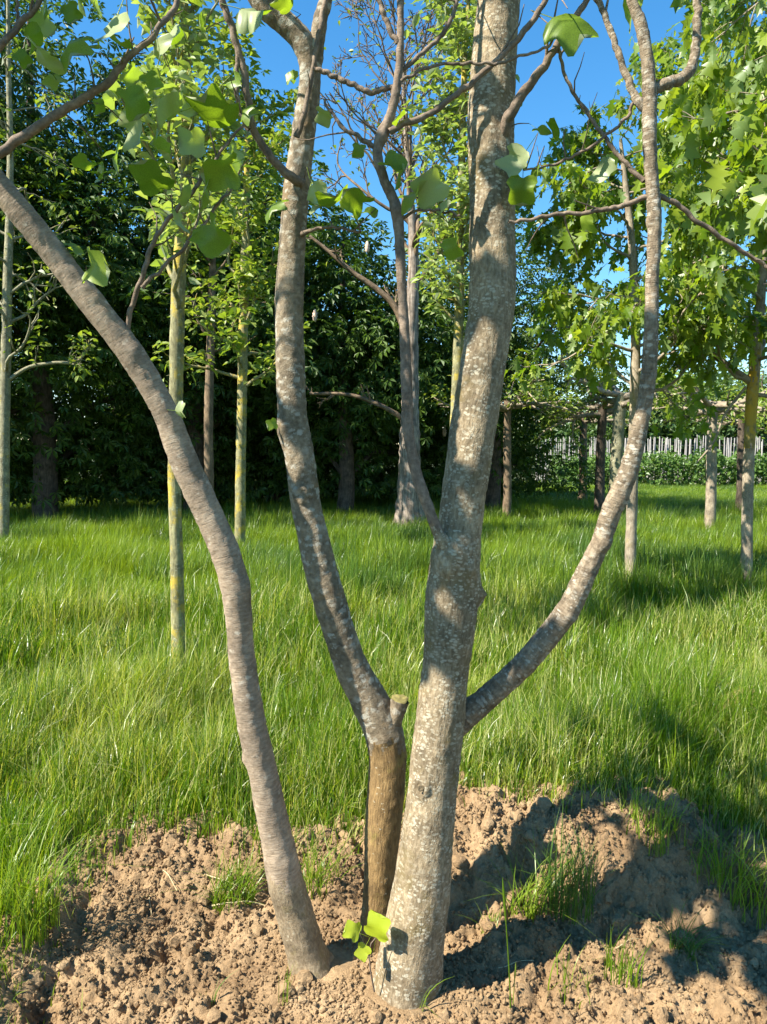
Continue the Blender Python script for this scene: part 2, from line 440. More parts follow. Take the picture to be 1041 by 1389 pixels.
# soil sheet
gx = np.arange(-1.9, 2.3, 0.0085); gy = np.arange(1.5, 3.65, 0.0085)
X, Yg = np.meshgrid(gx, gy)
Z = soil_z(X, Yg)
# overhang and crumble: shift the lattice sideways so that edges are not a pure height field
Xd = X + 0.012 * perlin(X * 23, Yg * 23, 3.0); Yd = Yg + 0.016 * perlin(X * 21, Yg * 21, 7.0)
nx, ny = len(gx), len(gy)
I = (np.arange(ny - 1)[:, None] * nx + np.arange(nx - 1)[None]).ravel()
soil = obj('soil', new_mesh('soil', np.stack([Xd, Yd, Z], -1).reshape(-1, 3), np.stack([I, I + 1, I + nx + 1, I + nx], -1), M['soil'], True))
tag(soil, kind='structure')

# meadow sheet, out to the horizon
def axis(parts):
    return np.unique(np.concatenate([np.arange(a, b, s) for a, b, s in parts]))
mx = axis([(-900, -60, 60), (-60, -8, 2), (-8, 8, 0.1), (8, 60, 2), (60, 901, 60)])
my = axis([(-200, 0, 20), (0, 9, 0.1), (9, 60, 1), (60, 1201, 60)])
X, Yg = np.meshgrid(mx, my)
Z = bank(X, Yg) - 0.16 * sstep(-0.22, 0.0, soil_mask(X, Yg)) * sstep(1.45, 1.8, Yg) * (np.abs(X) < 2.5) - 0.03
nx, ny = len(mx), len(my)
I = (np.arange(ny - 1)[:, None] * nx + np.arange(nx - 1)[None]).ravel()
meadow = obj('meadow', new_mesh('meadow', np.stack([X, Yg, Z], -1).reshape(-1, 3), np.stack([I, I + 1, I + nx + 1, I + nx], -1), M['meadow'], True))
tag(meadow, kind='structure')

# ------------------------------------------------------------------ leaf templates
def leaf_template(half, fold=0.18, droop=0.25, curl=0.0, wave=0.0, stalk=0.0):
    """half: right outline from stalk to tip as (x, y); returns V, F triangles, length 1 along +y, face up +z"""
    half = np.array(half, float)
    n = len(half)
    ys = half[:, 1].copy(); ys[-1] = half[-1, 1]
    mid = np.stack([np.zeros(n), np.maximum.accumulate(np.clip(ys, 0, 1))], 1)
    R = half.copy(); Lf = half.copy(); Lf[:, 0] *= -1
    P = np.vstack([mid, R, Lf])
    z = fold * np.abs(P[:, 0]) - droop * P[:, 1] ** 2 + curl * P[:, 0] * P[:, 1] + wave * np.sin(P[:, 1] * 9 + P[:, 0] * 7) * np.abs(P[:, 0])
    V = np.column_stack([P, z])
    F = []
    for i in range(n - 1):
        for o, s in ((n, 1), (2 * n, -1)):
            a, b, c, d = i, i + 1, o + i + 1, o + i
            for t in ((a, d, c), (a, c, b)):
                F.append(t if s == 1 else t[::-1])
    V = np.array(V); F = np.array(F)
    A = V[F]
    ok = np.linalg.norm(np.cross(A[:, 1] - A[:, 0], A[:, 2] - A[:, 0]), axis=1) > 1e-7
    F = F[ok]
    if stalk:
        k = len(V); w = 0.013
        V = np.vstack([V, [[-w, -stalk, 0.10 * stalk], [w, -stalk, 0.10 * stalk], [w, 0.03, 0], [-w, 0.03, 0], [0, -stalk, -w + 0.1 * stalk], [0, 0.03, -w * 2]]])
        F = np.vstack([F, [[k, k+1, k+2], [k, k+2, k+3], [k+1, k+4, k+5], [k+1, k+5, k+2], [k+4, k, k+3], [k+4, k+3, k+5]]])
    return V, F

TULIP = [(0, 0.03), (0.2, -0.03), (0.40, 0.02), (0.53, 0.14), (0.56, 0.29), (0.46, 0.42), (0.41, 0.50), (0.46, 0.66), (0.50, 0.84), (0.42, 0.95), (0.26, 0.94), (0.12, 0.88), (0, 0.83)]
OAK = [(0, 0), (0.05, 0.10), (0.24, 0.17), (0.11, 0.27), (0.34, 0.47), (0.13, 0.50), (0.29, 0.78), (0.10, 0.76), (0, 1.0)]
SIMPLE = [(0, 0), (0.24, 0.3), (0.22, 0.62), (0, 1.0)]
def palmate(n=6):
    """rosette of folded leaflets, two triangles each"""
    Vs, Fs = [], []
    for i in range(n):
        a = (i - (n - 1) / 2) * math.radians(50)
        L = 0.75 + 0.25 * math.cos(a)
        V = np.array([[0, 0.05, 0], [0.19, 0.66, -0.10], [0, 1.0, -0.46], [-0.19, 0.66, -0.10]]) * L
        c, s_ = math.cos(a), math.sin(a)
        Vs.append(np.column_stack([V[:, 0] * c + V[:, 1] * s_, -V[:, 0] * s_ + V[:, 1] * c, V[:, 2]]))
        Fs.append(np.array([[0, 1, 2], [0, 2, 3]]) + 4 * i)
    return np.vstack(Vs), np.vstack(Fs)

T_TULIP = [leaf_template(TULIP, f, d, c, w, 0.7) for f, d, c, w in ((0.15, 0.3, 0.15, 0.16), (0.5, 0.5, -0.3, 0.2), (-0.4, 0.4, 0.25, 0.2), (0.3, 0.1, 0.4, 0.18), (0.9, 0.35, 0.2, 0.22))]
T_OAK = [leaf_template(OAK, f, d, c, 0.06, 0.25) for f, d, c in ((0.15, 0.25, 0.1), (0.4, 0.45, -0.2), (-0.25, 0.4, 0.15))]
T_SIMPLE = [leaf_template(SIMPLE, 0.4, 0.35, 0.1), leaf_template(SIMPLE, 0.7, 0.1, -0.1)]
T_LITE = [(np.array([[0, 0, 0], [0.28, 0.5, 0.08], [0, 1, -0.15], [-0.28, 0.5, 0.08]]), np.array([[0, 1, 2], [0, 2, 3]]))]
T_PALM = [palmate(6), palmate(5)]

def frames(ydir, up, roll):
    """rotation matrices whose columns are leaf x, y (length), z (face)"""
    y = ydir / (np.linalg.norm(ydir, axis=1)[:, None] + 1e-9)
    x = np.cross(y, up); x /= np.linalg.norm(x, axis=1)[:, None] + 1e-9
    z = np.cross(x, y)
    c, s = np.cos(roll)[:, None], np.sin(roll)[:, None]
    x2 = x * c + z * s; z2 = -x * s + z * c
    return np.stack([x2, y, z2], -1)

def leaves_mesh(name, templates, P, R, S, mat, rng, off=(0, 0, 0), smooth=False):
    Vs, Fs, As, k = [], [], [], 0
    pick = rng.integers(0, len(templates), len(P))
    for t, (V, F) in enumerate(templates):
        q = np.where(pick == t)[0]
        if len(q) == 0: continue
        W = np.einsum('nij,vj->nvi', R[q], V) * S[q][:, None, None] + P[q][:, None, :]
        Vs.append(W.reshape(-1, 3))
        Fs.append((F[None] + (np.arange(len(q)) * len(V))[:, None, None]).reshape(-1, 3) + k)
        As.append(np.repeat(rng.random(len(q)), len(F)))
        k += len(q) * len(V)
    return new_mesh(name, np.vstack(Vs) - np.asarray(off, float), np.vstack(Fs), mat, smooth, {'rnd': ('FACE', 'FLOAT', np.concatenate(As))})

# ------------------------------------------------------------------ generic tree growth
def grow(p, d, L, r, depth, rng, out, tips, wander=0.25, up=0.15, nsub=5, spread=0.9, sub_len=0.55, t0=0.25, rmin=0.0025):
    n = max(4, int(L / 0.12) + 3) if depth > 0 else 4
    n = min(n, 12)
    pts = [np.array(p, float)]; d = np.array(d, float); d /= np.linalg.norm(d)
    dirs = [d]
    for i in range(n - 1):
        d = d + rng.normal(0, wander, 3) * 0.6 + np.array([0, 0, up * 0.5])
        d /= np.linalg.norm(d)
        pts.append(pts[-1] + d * L / (n - 1)); dirs.append(d)
    pts = np.array(pts)
    out.append((pts, np.linspace(r, max(rmin, r * 0.35), n)))
    if depth <= 0:
        for i in range(1, n): tips.append((pts[i], dirs[i]))
        return
    tips.append((pts[-1], dirs[-1]))
    for s in range(nsub):
        t = t0 + (1 - t0) * (s + rng.random()) / nsub
        i = min(n - 1, int(t * (n - 1) + 0.5))
        sd = rng.normal(size=3); sd -= dirs[i] * sd.dot(dirs[i]); sd /= np.linalg.norm(sd) + 1e-9
        nd_ = dirs[i] + sd * spread * rng.uniform(0.6, 1.2)
        grow(pts[i], nd_, L * sub_len * rng.uniform(0.6, 1.2) * (1.15 - 0.5 * t), max(rmin, r * 0.5), depth - 1, rng, out, tips, wander, up, nsub, spread, sub_len, t0, rmin)

def leaf_cloud(tips, rng, per, jitter, size, droop=0.5, ratio=0.35):
    """leaf positions and frames clustered at shoot tips"""
    T = np.array([t[0] for t in tips]); D = np.array([t[1] for t in tips])
    i = np.repeat(np.arange(len(T)), per)
    n = len(i)
    a = rng.random(n) * 2 * math.pi
    out = np.stack([np.cos(a), np.sin(a), rng.normal(0, 0.35, n)], 1)
    y = out + D[i] * 0.5 + np.array([0, 0, -droop])
    P = T[i] + rng.normal(0, jitter, (n, 3))
    S = size * (1 + ratio * rng.normal(0, 1, n)).clip(0.45, 1.8)
    up = np.tile([0, 0, 1.0], (n, 1)) + rng.normal(0, 0.35, (n, 3))
    return P, frames(y, up, rng.normal(0, 0.35, n)), S

def leaf_parts(root, n_parts, templates, P, R, S, mat, off, mesh_cache):
    """the n_parts leaves that show largest become parts of their own; returns the rest"""
    d = P - np.array([0, 0, CAM_Z])
    px = CX + F_PX * d[:, 0] / d[:, 1]
    py = HOR - F_PX * d[:, 2] / d[:, 1]
    vis = (px > 5) & (px < 1036) & (py > 3) & (d[:, 1] > 1)
    score = np.where(vis, S / d[:, 1], 0)
    order = np.argsort(-score, kind='stable')[:n_parts]
    order = order[score[order] > 0]
    for q, i in enumerate(order):
        me = mesh_cache[q % len(mesh_cache)]
        o = obj('leaf', me, root)
        m = Matrix([[*(R[i][r] * S[i]), (P[i] - off)[r]] for r in range(3)] + [[0, 0, 0, 1]])
        o.matrix_local = m
    keep = np.ones(len(P), bool); keep[order] = False
    return keep

def leaf_meshes(name, templates, mat):
    return [new_mesh(name, V, F, mat, True) for V, F in templates]
LM_TULIP = leaf_meshes('tulip_leaf', T_TULIP, M['tulip'])
M['sprout'] = leaf_mat('sprout_leaf', [(0.30, 0.38, 0.02), (0.36, 0.42, 0.03)], trans=0.4, rough=0.4)
LM_SPROUT = new_mesh('sprout_leaf', *T_TULIP[0], M['sprout'], True)
LM_OAK = leaf_meshes('oak_leaf', T_OAK, M['oak'])
LM_PALE = leaf_meshes('pale_leaf', T_SIMPLE, M['pale'])

# ------------------------------------------------------------------ the many-stemmed tree
TREE = np.array([0.03, 2.42, 0.0])
tree = thing('multi_stemmed_tree', 'large tree with several bare curving grey stems rising from the dug soil', 'tree', TREE)

def stem_pts(ctrl, n):
    """ctrl rows: px, py, diameter px, Y -> centre line and radius in metres"""
    rows = []
    for px, py, d, Y in ctrl:
        p = at(px, py, Y); rows.append([*p, 0.5 * d * Y / F_PX * 1.02])
    C = catmull(rows, n)
    return C[:, :3], C[:, 3]

FEAT = []     # knots and scars raised out of a stem: (centre, radius, height, ring)
def stem_bump(amp, seed, flare=None):
    def f(Pq, dirs, RR, s):
        b = amp * RR * fbm(Pq[..., 0] * 7, Pq[..., 1] * 7, Pq[..., 2] * 5 + seed, 3)
        b = b + 0.0022 * fbm(Pq[..., 0] * 42, Pq[..., 1] * 42, Pq[..., 2] * 55 + seed, 3)
        # faint growth rings
        b = b + 0.025 * RR * np.clip(perlin(s * 6.0, seed, 0.5), 0.1, 1)[:, None]
        for c, rad, h, ring in FEAT:
            dist = np.linalg.norm(Pq - c, axis=-1) / rad
            if ring: b = b + h * (np.exp(-((dist - 0.75) / 0.22) ** 2) - 0.8 * np.exp(-(dist / 0.42) ** 2))
            else: b = b + h * np.exp(-dist ** 2)
        if flare is not None:
            z0, hgt, k = flare
            zz = Pq[..., 2] - z0
            ang = np.arctan2(dirs[..., 1], dirs[..., 0])
            b = b + RR * k * np.exp(-np.clip(zz, 0, 9) / hgt) * (0.55 + 0.45 * np.cos(ang * 4 + seed))
        return b
    return f

def stem(name, ctrl, n, sides, mat, amp=0.05, seed=1.0, flare=None, cap=True, low=None):
    P, R = stem_pts(ctrl, n)
    V, F, B = tube_arrays(P, R, sides, stem_bump(amp, seed, flare), cap)
    me = new_mesh(name, V - TREE, F, mat, True, {'bark': ('POINT', 'FLOAT_VECTOR', B)})
    if low:            # the older bark at the foot ends in a ragged line
        m2, z_end, rag = low
        me.materials.append(m2)
        c = V[F].mean(1)
        e = z_end + rag * fbm(c[:, 0] * 22, c[:, 1] * 22, c[:, 2] * 6, 5, gain=0.65)
        me.polygons.foreach_set('material_index', (c[:, 2] < e).astype(np.int32))
    o = obj(name, me, tree)
    return o, P, R

MAIN = [(540, 1425, 108, 2.36), (551, 1370, 93, 2.36), (557, 1300, 85, 2.365), (572, 1200, 77, 2.375), (586, 1080, 67, 2.385), (599, 960, 66, 2.395), (605, 900, 64, 2.40), (610, 850, 68, 2.40), (614, 800, 70, 2.405), (620, 750, 64, 2.41), (626, 700, 59, 2.415), (639, 600, 60, 2.43), (652, 520, 60, 2.44), (663, 450, 60, 2.45), (668, 400, 60, 2.455), (668, 300, 58, 2.47), (666, 200, 59, 2.48), (669, 100, 58, 2.50), (677, 0, 54, 2.51), (688, -120, 48, 2.53), (705, -330, 36, 2.56), (715, -520, 20, 2.6)]
LEFT = [(450, 1380, 66, 2.47), (436, 1335, 57, 2.47), (416, 1290, 51, 2.46), (389, 1200, 49, 2.45), (374, 1130, 43, 2.44), (357, 1050, 40, 2.43), (341, 980, 38, 2.42), (329, 900, 36, 2.41), (325, 850, 35, 2.40), (319, 795, 38, 2.39), (300, 735, 38, 2.38), (250, 625, 37, 2.36), (225, 560, 34, 2.34), (178, 480, 34, 2.31), (132, 420, 34, 2.28), (78, 350, 33, 2.25), (38, 300, 33, 2.22), (-8, 245, 32, 2.20), (-70, 175, 31, 2.17), (-160, 60, 27, 2.13), (-230, -90, 22, 2.1), (-270, -260, 14, 2.08)]
REAR = [(502, 1375, 44, 2.57), (506, 1320, 38, 2.57), (512, 1230, 42, 2.575), (520, 1120, 48, 2.58), (525, 1060, 51, 2.58), (524, 1015, 52, 2.58), (514, 978, 52, 2.58), (498, 945, 49, 2.58), (476, 900, 45, 2.575), (459, 850, 43, 2.57), (438, 780, 43, 2.565), (418, 700, 40, 2.56), (407, 620, 40, 2.555), (397, 560, 39, 2.55), (394, 480, 37, 2.55), (393, 400, 36, 2.545), (399, 300, 34, 2.54), (404, 240, 33, 2.53), (413, 170, 30, 2.52), (421, 105, 27, 2.51), (414, 62, 29, 2.50), (388, 32, 29, 2.49), (355, 2, 27, 2.48), (325, -60, 25, 2.46), (300, -190, 20, 2.44), (290, -330, 10, 2.42)]
RIGHT = [(612, 990, 34, 2.456), (634, 968, 36, 2.450), (665, 943, 31, 2.439), (712, 900, 31, 2.423), (767, 832, 30, 2.406), (795, 778, 28, 2.395), (815, 735, 25, 2.384), (832, 688, 27, 2.368), (848, 652, 26, 2.357), (860, 615, 23, 2.351), (872, 562, 20, 2.340), (880, 508, 20, 2.329), (884, 436, 17.5, 2.318), (885, 381, 17, 2.312), (888, 295, 17.5, 2.307), (882, 208, 17.5, 2.296), (881, 139, 17.5, 2.291), (879, 87, 16, 2.285), (870, 35, 15, 2.280), (857, 0, 12, 2.274), (838, -80, 10, 2.258), (830, -200, 6, 2.247)]
CENTRE = [(634, 815, 46, 2.46), (626, 788, 46, 2.42), (617, 763, 36, 2.375), (606, 741, 25, 2.345), (594, 722, 15, 2.335), (580, 685, 15, 2.33), (568, 652, 15, 2.33), (559, 615, 15, 2.33), (554, 580, 15, 2.33), (552, 526, 15, 2.33), (550, 472, 14, 2.33), (546, 400, 12.5, 2.33), (545, 381, 13, 2.33), (541, 311, 13, 2.33), (536, 277, 14, 2.33), (521, 242, 13, 2.33), (512, 208, 13, 2.33), (520, 180, 15, 2.33), (530, 156, 12, 2.33), (538, 121, 12, 2.33), (543, 69, 10, 2.33), (544, 0, 9, 2.33), (546, -90, 7, 2.34), (552, -220, 4, 2.35)]

FEAT[:] = [(at(568, 1069, 2.315), 0.034, 0.014, True), (at(654, 806, 2.40), 0.017, 0.030, False), (at(650, 803, 2.40), 0.04, 0.010, False), (at(612, 752, 2.345), 0.055, 0.030, False), (at(607, 775, 2.335), 0.022, 0.012, False), (at(637, 772, 2.35), 0.022, 0.012, False), (at(600, 800, 2.33), 0.06, 0.006, False), (at(580, 1250, 2.31), 0.1, 0.006, False)]
stem('stem', MAIN, 330, 64, M['bark_main'], 0.05, 1.3, flare=(0.0, 0.10, 0.13))
FEAT[:] = [(at(388, 1180, 2.40), 0.045, 0.007, False), (at(376, 1198, 2.41), 0.02, 0.005, False), (at(333, 1030, 2.42), 0.02, 0.010, False), (at(338, 795, 2.37), 0.03, 0.008, False), (at(186, 478, 2.28), 0.03, 0.006, False), (at(385, 1215, 2.40), 0.05, 0.006, False)]
stem('stem', LEFT, 320, 48, M['bark_left'], 0.06, 4.1, flare=(0.0, 0.06, 0.22), low=(M['bark_foot'], float(at(387, 1192, 2.42)[2]), 0.07))
FEAT[:] = [(at(383, 585, 2.52), 0.035, 0.010, False), (at(408, 670, 2.52), 0.03, 0.010, True), (at(413, 62, 2.5), 0.03, 0.006, False), (at(522, 1003, 2.515), 0.022, 0.005, False), (at(508, 1012, 2.52), 0.016, 0.006, False), (at(546, 1000, 2.54), 0.03, 0.004, False), (at(540, 1095, 2.52), 0.02, 0.007, True)]
stem('stem', REAR, 420, 52, M['bark_rear'], 0.08, 9.2, flare=(0.0, 0.07, 0.2), low=(M['bark_tan'], float(at(520, 1012, 2.55)[2]), 0.05))
FEAT[:] = [(at(822, 738, 2.36), 0.024, 0.012, False), (at(841, 680, 2.36), 0.022, 0.010, False), (at(712, 905, 2.40), 0.03, 0.007, False), (at(772, 838, 2.38), 0.026, 0.008, False), (at(880, 300, 2.30), 0.016, 0.006, False)]
stem('branch', RIGHT, 300, 32, M['bark_right'], 0.07, 12.4)
FEAT[:] = [(at(535, 285, 2.31), 0.02, 0.006, False), (at(520, 182, 2.31), 0.02, 0.006, False)]
stem('branch', CENTRE, 260, 22, M['bark_twig'], 0.09, 15.1, low=(M['bark_main'], float(at(600, 715, 2.35)[2]), 0.05))
FEAT[:] = []

# cut stub, scars and knots
o, _, _ = stem('stub', [(524, 1010, 40, 2.575), (531, 982, 28, 2.57), (540, 960, 24, 2.565), (543, 950, 25, 2.565)], 24, 24, M['bark_rear'], 0.08, 2.0)
def disc(name, c, nrm, r, mat, parent, rng):
    """uneven cut face or wound: a shallow ragged lens"""
    n = Vector(nrm).normalized(); q = n.to_track_quat('Z', 'Y').to_matrix()
    k = 18; V = [[0, 0, -0.15]]
    for ring, z in ((0.45, -0.05), (0.8, 0.06), (1.0, -0.12)):
        for i in range(k):
            a = i / k * 2 * math.pi; rr = ring * (1 + 0.12 * math.sin(3 * a + 1) + rng.normal(0, 0.04))
            V.append([rr * math.cos(a), rr * math.sin(a), z + rng.normal(0, 0.03)])
    F = [[0, 1 + i, 1 + (i + 1) % k] for i in range(k)]
    for g in range(2):
        b = 1 + g * k
        for i in range(k):
            j = (i + 1) % k
            F += [[b + i, b + k + i, b + k + j], [b + i, b + k + j, b + j]]
    V = np.array(V) * r
    V = V @ np.array(q).T + np.asarray(c) - TREE
    return obj(name, new_mesh(name, V, np.array(F), mat, True), parent)
rr_ = np.random.default_rng(3)
disc('cut_face', at(543.5, 947, 2.565), (0.15, -0.25, 1), 0.029, M['cut_wood'], tree, rr_)
disc('knot', at(571, 1069, 2.309), (-0.1, -1, 0.1), 0.011, M['bark_knot'], tree, rr_)
disc('wound', at(624, 772, 2.327), (0.25, -1, 0.1), 0.020, M['wound'], tree, rr_)
disc('knot', at(390, 1192, 2.393), (0.2, -1, 0.25), 0.010, M['bark_knot'], tree, rr_)

TW = {}      # thin branches: name -> polyline, used to hang the leaves
def thin(ctrl, Y, n=None, mat='bark_twig', sides=10, kids=0, seed=1):
    rng = np.random.default_rng(seed)
    rows = []
    for q, c in enumerate(ctrl):
        yy = c[3] if len(c) > 3 else Y
        rows.append([*at(c[0], c[1], yy), 0.5 * c[2] * yy / F_PX])
    n = n or (12 * len(ctrl))
    C = catmull(rows, n)
    C[:, :3] += 0.006 * np.stack([perlin(np.arange(n) * 0.21, seed * 3.3, k * 5.1) for k in range(3)], 1)
    R = C[:, 3] * (1 + 0.14 * perlin(np.arange(n) * 0.45, seed * 1.7, 0.3))
    items = [(C[:, :3], R)]
    for k in range(kids):
        i = rng.integers(n // 3, n)
        d = C[min(n - 1, i + 1), :3] - C[i - 1, :3]; d /= np.linalg.norm(d)
        o_ = []; grow(C[i, :3], d + rng.normal(0, 0.7, 3), rng.uniform(0.08, 0.22), R[i] * 0.5, 0, rng, o_, [], wander=0.35, up=0.2, rmin=0.0009)
        items += o_
    o = obj('branch', tubes_mesh('branch', items, sides, M[mat], TREE), tree)
    TW[len(TW)] = C[:, :3]
    return o

thin([(527, 178, 9), (545, 168, 8.5), (575, 160, 8.5), (605, 138, 8), (645, 108, 8), (690, 65, 8), (722, 30, 8), (745, -10, 7), (765, -60, 6)], 2.31, kids=2, seed=2)
thin([(680, 185, 17, 2.44), (692, 158, 15, 2.40), (705, 133, 13, 2.38), (732, 98, 11, 2.37), (765, 48, 9, 2.36), (800, -5, 8, 2.35), (840, -70, 6, 2.35)], 2.4, kids=3, seed=3)
thin([(540, 116, 8), (518, 122, 7), (500, 124, 7), (475, 113, 7), (438, 97, 6.5), (425, 92, 5)], 2.34, seed=4)
thin([(545, 96, 6), (570, 75, 6), (590, 56, 6), (607, 35, 5.5), (620, 0, 5), (630, -50, 4)], 2.34, kids=5, seed=5)
thin([(540, 60, 7), (530, 40, 7.5), (519, 15, 7), (512, -15, 6), (505, -70, 5)], 2.33, seed=6)
thin([(545, 110, 5), (565, 98, 4.5), (590, 89, 4.2), (625, 86, 4), (670, 86, 4), (710, 75, 3.8), (740, 65, 3.5), (757, 45, 3)], 2.28, seed=7)
thin([(-60, 255, 13, 2.05), (0, 208, 13, 2.05), (50, 172, 12, 2.05), (110, 136, 11, 2.05), (148, 112, 10, 2.05), (163, 88, 9, 2.05), (205, 50, 8, 2.06), (238, 8, 7, 2.07), (255, -40, 6, 2.08)], 2.05, kids=3, seed=8)
thin([(-40, 100, 9), (0, 64, 9), (25, 35, 8), (58, 0, 7), (80, -40, 6)], 1.95, kids=1, seed=9)
thin([(24, 30, 4), (24, 10, 4), (23, -20, 3)], 1.95, seed=10)
thin([(171, 470, 8, 2.30), (177, 425, 7, 2.29), (190, 385, 7, 2.28), (200, 350, 6.5, 2.27), (212, 320, 6, 2.26), (242, 282, 5.5, 2.24), (278, 238, 5, 2.22), (300, 205, 4, 2.2), (330, 170, 3, 2.2)], 2.25, kids=2, seed=11)
thin([(192, 390, 6), (215, 368, 5), (242, 343, 5), (275, 308, 4.5), (298, 274, 4), (318, 255, 3)], 2.27, kids=2, seed=12)
thin([(412, 250, 13, 2.50), (392, 238, 12, 2.47), (372, 218, 11, 2.45), (345, 178, 10, 2.42), (336, 130, 9.5, 2.40), (325, 72, 9, 2.38), (303, 5, 9, 2.36), (285, -60, 7, 2.34)], 2.4, kids=3, seed=13)
thin([(338, 175, 7), (324, 145, 6.5), (322, 100, 6), (323, 62, 6)], 2.38, seed=14)
thin([(404, 185, 9, 2.46), (411, 160, 7, 2.45), (423, 105, 6, 2.45), (431, 60, 6.5, 2.45), (438, 15, 7, 2.45), (448, -40, 5, 2.45)], 2.45, seed=15)
thin([(425, 95, 20, 2.50), (430, 62, 20, 2.50), (434, 35, 19, 2.50), (441, 0, 18, 2.50), (450, -80, 15, 2.5), (455, -220, 8, 2.5)], 2.5, mat='bark_rear', sides=16, seed=16)
thin([(876, 128, 14, 2.291), (895, 117, 15, 2.296), (915, 111, 15, 2.302), (934, 98, 14, 2.307), (943, 75, 12, 2.312), (945, 45, 11, 2.312), (947, 0, 10, 2.312), (952, -80, 7, 2.312)], 2.7, mat='bark_right', sides=16, seed=17)
thin([(878, 150, 11, 2.296), (866, 140, 12, 2.302), (857, 122, 10, 2.307), (845, 90, 9, 2.312), (833, 55, 8.5, 2.318), (820, 20, 8, 2.324), (806, -10, 7, 2.329), (790, -70, 5, 2.335)], 2.7, mat='bark_right', sides=14, kids=2, seed=18)
thin([(886, 266, 10, 2.312), (868, 270, 7, 2.318), (845, 280, 6.5, 2.329), (800, 287, 6, 2.340), (760, 291, 5.5, 2.346), (728, 296, 5, 2.351), (690, 302, 4, 2.357)], 2.65, kids=3, seed=19)
thin([(874, 246, 7, 2.307), (850, 222, 6, 2.318), (820, 186, 5.5, 2.335), (795, 150, 5, 2.346), (770, 110, 4.5, 2.357), (757, 65, 4, 2.368)], 2.66, kids=3, seed=20)
thin([(862, 138, 5, 2.307), (850, 160, 4.5, 2.312), (830, 178, 4.2, 2.324), (800, 200, 4, 2.335), (770, 215, 3.6, 2.346), (735, 228, 3, 2.357), (712, 232, 2.5, 2.357)], 2.66, kids=2, seed=21)
thin([(893, 264, 7, 2.307), (920, 280, 6.5, 2.318), (950, 302, 6, 2.329), (990, 330, 5.5, 2.340), (1041, 362, 5, 2.357), (1080, 385, 4, 2.368)], 2.66, kids=2, seed=22)
thin([(540, 300, 6, 2.33), (560, 288, 4, 2.32), (590, 285, 3.5, 2.31), (625, 292, 3, 2.30)], 2.3, seed=23)
thin([(405, 320, 8, 2.52), (425, 312, 4.5, 2.50), (450, 308, 4, 2.49), (490, 315, 3.5, 2.47)], 2.5, seed=24)
thin([(509, 200, 7), (490, 188, 6), (465, 172, 5), (448, 150, 4), (440, 135, 3)], 2.33, kids=3, seed=25)

ALLTW = np.vstack(list(TW.values()))
# leaves, one by one: px, py, size px, distance, facing
LV = [(155, 40, 46, 2.0), (220, 66, 32, 2.05), (90, 57, 46, 1.95), (97, 16, 22, 2.0), (62, 30, 26, 2.0), (176, 100, 28, 2.1), (226, 155, 48, 2.1), (296, 162, 50, 2.15), (207, 240, 46, 2.2), (298, 230, 44, 2.15), (157, 212, 36, 2.2), (114, 220, 24, 2.2), (143, 232, 22, 2.2), (278, 256, 44, 2.2), (293, 320, 44, 2.2), (101, 335, 22, 2.25), (126, 362, 42, 2.15), (367, 276, 34, 2.4), (275, 36, 26, 2.2), (342, 18, 40, 2.3), (105, 1, 28, 2.0), (131, 5, 24, 2.0), (190, 165, 44, 2.15), (62, 80, 44, 1.95), (233, 45, 26, 2.1), (243, 300, 30, 2.25), (134, 143, 16, 2.1), (331, 150, 24, 2.35), (60, 8, 24, 1.95), (262, 2, 22, 2.15), (30, 78, 20, 1.95), (250, 140, 30, 2.15), (165, 65, 26, 2.05), (205, 110, 24, 2.1), (320, 110, 22, 2.3), (75, 108, 26, 2.0), (180, 135, 34, 2.05), (262, 195, 32, 2.2), (318, 215, 30, 2.25), (218, 205, 28, 2.2), (120, 60, 30, 2.0), (45, 50, 28, 1.98), (285, 130, 30, 2.2), (252, 265, 26, 2.2),
      (483, 270, 34, 2.3), (584, 258, 40, 2.3), (562, 264, 38, 2.3), (454, 282, 44, 2.45), (428, 266, 34, 2.45), (533, 225, 30, 2.3), (543, 162, 22, 2.3), (487, 203, 16, 2.3), (388, 9, 22, 2.4), (397, 105, 18, 2.4), (619, 335, 28, 2.3), (440, 157, 22, 2.4), (501, 287, 18, 2.4), (706, 218, 34, 2.37), (728, 240, 32, 2.37), (709, 258, 34, 2.37), (545, 240, 26, 2.3), (600, 285, 24, 2.3),
      (767, 28, 52, 2.25), (753, 176, 26, 2.37), (812, 228, 32, 2.37), (830, 222, 26, 2.37), (857, 12, 40, 2.5), (793, 300, 24, 2.37), (735, 178, 20, 2.37), (244, 557, 20, 2.25), (370, 575, 14, 2.5)]
rl = np.random.default_rng(21)
STEMPTS = np.vstack([ALLTW] + [stem_pts(c, 80)[0] for c in (LEFT, REAR, RIGHT, CENTRE, MAIN)])
